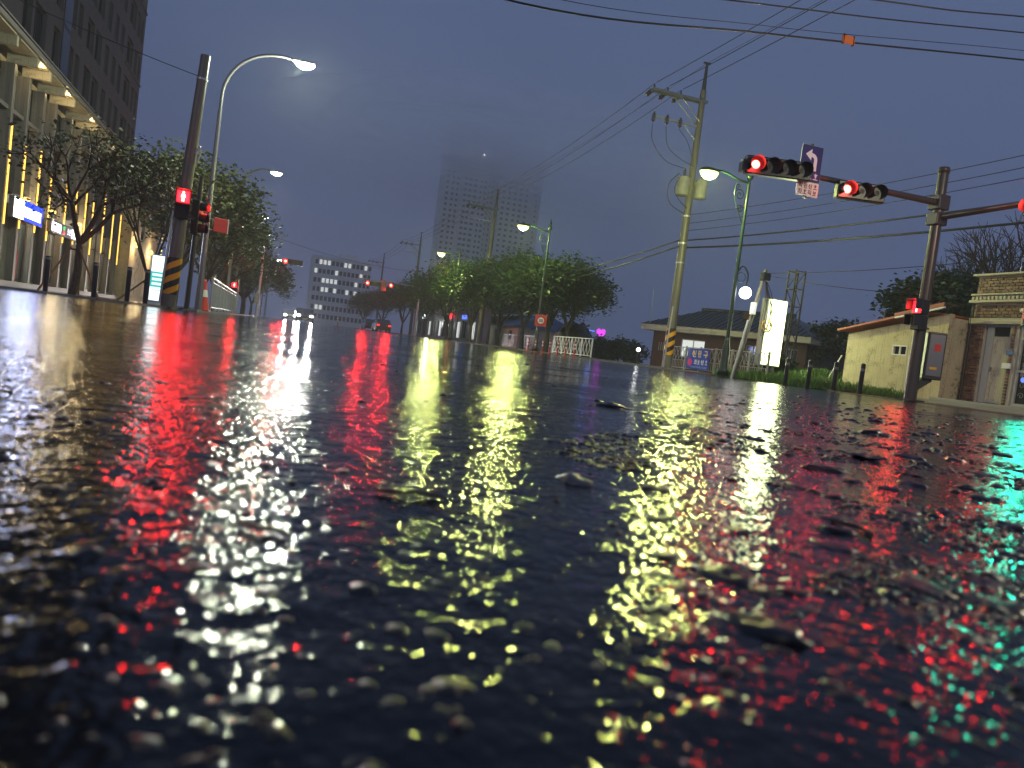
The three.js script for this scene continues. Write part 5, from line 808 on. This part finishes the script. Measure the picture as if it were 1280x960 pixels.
// ---------------------------------------------------------------- cars
function car(label, pos, turn, paint, lights, group) {
  const r = thing('car', label, 'car', pos, turn, group), W = 1.78;
  const prof = new THREE.Shape(); [[-2.2, 0.28], [-2.24, 0.62], [-2.1, 0.86], [-1.25, 0.97], [-0.55, 1.42], [0.75, 1.46], [1.6, 1.05], [2.15, 0.98], [2.24, 0.6], [2.2, 0.28]].forEach(([x, y], i) => (i ? prof.lineTo(x, y) : prof.moveTo(x, y)));
  const body = part('body', [new THREE.ExtrudeGeometry(prof, { depth: W - 0.16, bevelEnabled: true, bevelThickness: 0.08, bevelSize: 0.06, bevelSegments: 3 }).translate(0, 0, -(W - 0.16) / 2)], paint, r);   // front at -x
  part('windscreen', [bx(0.02, 0.56, 1.36, 0, 0, 0).rotateZ(-0.99).translate(-0.96, 1.21, 0)], M.glassDark, r); part('rear_window', [bx(0.02, 0.6, 1.36).rotateZ(1.12).translate(1.2, 1.32, 0)], M.glassDark, r);
  for (const s of [-1, 1]) part('side_window', [new THREE.ExtrudeGeometry(new THREE.Shape([[-1.1, 1.0], [-0.5, 1.36], [0.7, 1.38], [1.3, 1.04]].map(([x, y]) => new THREE.Vector2(x, y))), { depth: 0.02, bevelEnabled: false }).translate(0, 0, s * (W / 2 + 0.003) - 0.01)], M.glassDark, r);
  for (const [x, s] of [[-1.35, 1], [-1.35, -1], [1.35, 1], [1.35, -1]]) { const w = part('wheel', new THREE.CylinderGeometry(0.31, 0.31, 0.2, 22).rotateX(Math.PI / 2).translate(x, 0.31, s * (W / 2 - 0.06)), M.blackRubber, r); part('rim', new THREE.CylinderGeometry(0.2, 0.2, 0.02, 14).rotateX(Math.PI / 2).translate(x, 0.31, s * (W / 2 + 0.05)), M.galv, w); }
  for (const s of [-1, 1]) {
    part('headlight', [new THREE.SphereGeometry(0.12, 14, 10).scale(0.5, 0.75, 1.3).translate(-2.25, 0.68, s * 0.66)], lights === 'head' ? E.head : M.pane, r); part('taillight', [bx(0.06, 0.16, 0.32, 2.27, 0.8, s * 0.68, 0.02)], lights === 'tail' ? E.tail : M.red, r); part('mirror', [bx(0.16, 0.12, 0.18, -0.75, 1.02, s * (W / 2 + 0.12), 0.03)], paint, r);
    if (lights === 'head') { const l = new THREE.SpotLight(new THREE.Color(1, 0.98, 0.94), 320, 0, 0.5, 0.8); l.position.set(-2.42, 0.68, s * 0.66); l.target.position.set(-12, 0.4, s * 0.9); l.shadow.radius = 4; l.castShadow = true; l.name = 'headlight_beam'; r.add(l); r.add(l.target); }
  }
  part('grille', [bx(0.04, 0.18, 0.9, -2.27, 0.5, 0, 0.01)], M.black, r); part('number_plate', [bx(0.02, 0.12, 0.5, -2.31, 0.36, 0)], M.white, r); part('bumper', [bx(0.1, 0.16, 1.7, -2.26, 0.3, 0, 0.03)], M.black, r);
  return r;
}
{
  const c = onZ(380, 398, -85), c2 = onZ(362, 396, -112); car('approaching car with glaring headlights on the wet road', [c.x, 0, -85], -Math.PI / 2 + Math.PI, M.carDark, 'head'); car('second approaching car with headlights behind the first one', [c2.x, 0, -112], Math.PI / 2, M.carSilver, 'head');
  const c3 = onZ(452, 404, -96); car('maroon parked car under the red signals', [12.6, 0, -92], -Math.PI / 2, M.carRed, 'tail'); car('dark parked car by the kerb under the roadside trees', [12.7, 0, -104], -Math.PI / 2, M.carDark, 'none');
  const d = onX(400, 402, 6); const mp = thing('marker_post', 'orange lane marker post in the middle of the far road', 'marker post', [onZ(423, 398, -95).x, 0, -95]); part('post', lathe([[0, 1.0], [0.06, 0.98], [0.07, 0.1], [0.16, 0], [0, 0]], 12), M.orange, mp); part('band', lathe([[0.072, 0.8], [0.073, 0.6]], 12), M.white, mp);
}
// ---------------------------------------------------------------- wet grit and leaf litter on the road
M.grit = mat('wet_grit', { c: [0.016, 0.014, 0.012], roughness: 0.28 }); M.litter = mat('wet_leaf_litter', { c: [0.022, 0.015, 0.009], roughness: 0.3 }); M.pebble = mat('wet_pebble', { c: [0.12, 0.11, 0.1], roughness: 0.3 });
function lump(sd, flat, rough) { const g = mergeVertices(new THREE.IcosahedronGeometry(1, 3).deleteAttribute('normal').deleteAttribute('uv')), a = g.attributes.position; for (let i = 0; i < a.count; i++) { const x = a.getX(i), y = a.getY(i), z = a.getZ(i), n = 1 + 0.42 * noise.noise(x * 1.3 + sd, y * 1.3, z * 1.3) + rough * noise.noise(x * 4 + sd, y * 4, z * 4) + rough * 0.5 * noise.noise(x * 9, y * 9 + sd, z * 9); a.setXYZ(i, x * n, Math.max(-0.3, y * n) * flat, z * n); } g.computeVertexNormals(); return g; }
function curledLeaf(sd) { const g = new THREE.PlaneGeometry(2, 1.1, 18, 10), a = g.attributes.position; for (let i = 0; i < a.count; i++) { const x = a.getX(i), v = a.getY(i) * Math.sqrt(Math.max(0, 1 - x * x)) * (1 + 0.2 * Math.sin(x * 9 + sd)); a.setXYZ(i, x, 0.12 + 0.34 * v * v + 0.16 * x * x + 0.12 * noise.noise(x * 2.4 + sd, v * 2.4, sd), v); } g.computeVertexNormals(); return g; }
const lumps = [1, 2, 3, 4, 5].map((k) => lump(k * 7.3, 0.42, 0.3)), curls = [1, 2, 3].map((k) => curledLeaf(k * 3.7));
const lumpMat = [M.litter, M.grit];
const spots = [[300, 573, 24, 0], [715, 603, 44, 3], [690, 602, 22, 0], [765, 508, 40, 0], [735, 546, 20, 0], [805, 592, 16, 0], [1075, 574, 60, 1], [1030, 588, 40, 0], [1000, 562, 26, 0], [940, 640, 40, 1], [992, 695, 46, 1], [915, 722, 70, 0], [960, 790, 90, 0], [870, 655, 34, 0], [1130, 640, 44, 0], [1180, 688, 40, 1], [1205, 706, 34, 0], [1235, 730, 46, 0], [1100, 722, 34, 0], [880, 905, 50, 1], [985, 882, 46, 1], [1050, 868, 60, 0], [1180, 882, 64, 1], [600, 905, 50, 0], [385, 902, 46, 1], [690, 552, 26, 0], [1092, 542, 34, 0], [1112, 612, 26, 0], [825, 548, 26, 0], [1262, 660, 44, 0], [1212, 612, 26, 0], [1245, 905, 64, 1], [150, 832, 46, 1], [440, 762, 30, 0], [60, 615, 36, 0], [190, 532, 20, 0], [560, 522, 14, 0], [1150, 770, 50, 0], [760, 640, 24, 0], [850, 780, 44, 1], [1010, 760, 40, 0], [1080, 800, 56, 1]];
for (let i = 0; i < 70; i++) { const u = rr(780, 1290), v = rr(500, 800); if (v > 366 + u * 0.1248 + 18) spots.push([u, v, rr(20, 46) * (0.5 + (v - 480) / 300), i % 4 === 3 ? 1 : 0]); }
for (let i = 0; i < 16; i++) spots.push([rr(20, 760), rr(470, 640), rr(8, 18), 0]);
let nl = 0, nc = 0;
for (const [u, v, w, k] of spots) {
  const p = onY(u, v, 0), s = w * p.distanceTo(camera.position) / FPX / 2, y = roadHeight(p.x, p.z) - 0.003 - 0.004 * s;
  const o = k === 3 ? solo('pebble', [lump(31, 0.75, 0.16)], M.pebble, 'pale rough pebble lying alone on the wet road', 'pebble') : k === 1 ? solo('dead_leaf', curls[nc++ % 3], M.litter, 'curled dark wet leaf lying on the road', 'leaf', 'wet leaves on the road') : solo('litter_clump', lumps[nl++ % 5], lumpMat[nl % 2], 'dark wet clump of leaf litter on the road', 'litter clump', 'litter clumps on the road');
  o.position.set(p.x, y, p.z); o.rotation.y = rnd() * 6.28; const q = k === 1 ? 0.8 : rr(0.8, 1.1); o.scale.set(s * rr(0.9, 1.3), s * q * 0.9, s * rr(0.7, 1.0));
}
for (const [u0, v0, u1, v1] of [[470, 612, 555, 622], [750, 505, 788, 512], [1040, 650, 1090, 668], [300, 655, 360, 668]]) { const a = onY(u0, v0, 0.004), b = onY(u1, v1, 0.004), m = a.clone().lerp(b, 0.5); m.y += 0.001; m.x += 0.004; solo('twig', [tube([a, a.clone().lerp(b, 0.3).add(V(0, 0.001, 0.004)), m, b], 0.0018, 6, 16)], M.litter, 'short dark wet twig lying on the road', 'twig', 'twigs on the road'); }
{
  const n = 2600, im = new THREE.InstancedMesh(lump(50, 0.6, 0.2), M.grit, n), o = new THREE.Object3D(); let k = 0;
  for (let i = 0; i < 26000 && k < n; i++) {
    const near = i % 3, u = rr(-60, 1340), v = near ? rr(500, 1000) : rr(440, 620), hz = 354 + u * 0.1248; if (v < hz + 10) continue;
    const p = onY(u, v, 0), d = Math.hypot(p.x, p.z); if (d > 9) continue;
    const c = noise.noise(p.x * 3.1, 3, p.z * 3.1) + 0.5 * noise.noise(p.x * 9, 8, p.z * 9) + smooth(p.x / Math.max(0.2, -p.z), 0.3, 0.75) * 0.6 - 0.27 - 0.3 * (1 - smooth(p.x, 0, 0.5));
    if (c < 0.3 && rnd() > 0.012) continue;
    const s = rr(0.0014, 0.005) * (0.7 + 0.5 * d) * (rnd() < 0.06 ? 1.8 : 1);
    o.position.set(p.x, roadHeight(p.x, p.z) - 0.2 * s, p.z); o.rotation.y = rnd() * 6.28; o.scale.set(s * rr(0.8, 1.6), s * rr(0.6, 1.1), s); o.updateMatrix(); im.setMatrixAt(k++, o.matrix);
  }
  im.count = k; im.name = 'gravel'; scene.add(im); tagg(im, 'scattered dark wet grit strewn over the road', 'gravel', null, 'stuff'); console.log('grit', k);
}
// ---------------------------------------------------------------- low cloud round the tower's head
{
  const n = 128, soft = dataTex(n, (i, j) => { const x = (i + 0.5) / n * 2 - 1, y = (j + 0.5) / n * 2 - 1, r = Math.hypot(x, y), a = (1 - smooth(r, 0.55, 1)) * (0.82 + 0.3 * noise.noise(x * 4, y * 4, 1.5) + 0.15 * noise.noise(x * 10, y * 10, 4)); return [a, a, a]; }, false);
  soft.wrapS = soft.wrapT = THREE.ClampToEdgeWrapping;
  const cl = new THREE.Group(); cl.name = 'cloud'; cl.userData.kind = 'structure'; scene.add(cl);
  for (let i = 0; i < 8; i++) { const m = mat('cloud_veil_' + i, { c: [0.98, 0.98, 1], roughness: 1, transmission: 0.95, thickness: 0, ior: 1.01, transparent: true, opacity: 0.12 + 0.09 * i, alphaMap: soft }); const p = part(i ? 'cloud_layer_' + String(i).padStart(3, '0') : 'cloud_layer', new THREE.PlaneGeometry(300, 230).rotateX(-Math.PI / 2).rotateY(i * 1.3), m, cl); p.position.set(112 + rr(-10, 10), 74 + i * 6, -410 + rr(-15, 15)); p.castShadow = false; }
}
console.log('built');
scene.traverse((o) => { if (o.isMesh) o.castShadow = o.receiveShadow = true; });
renderer.render(scene, camera);
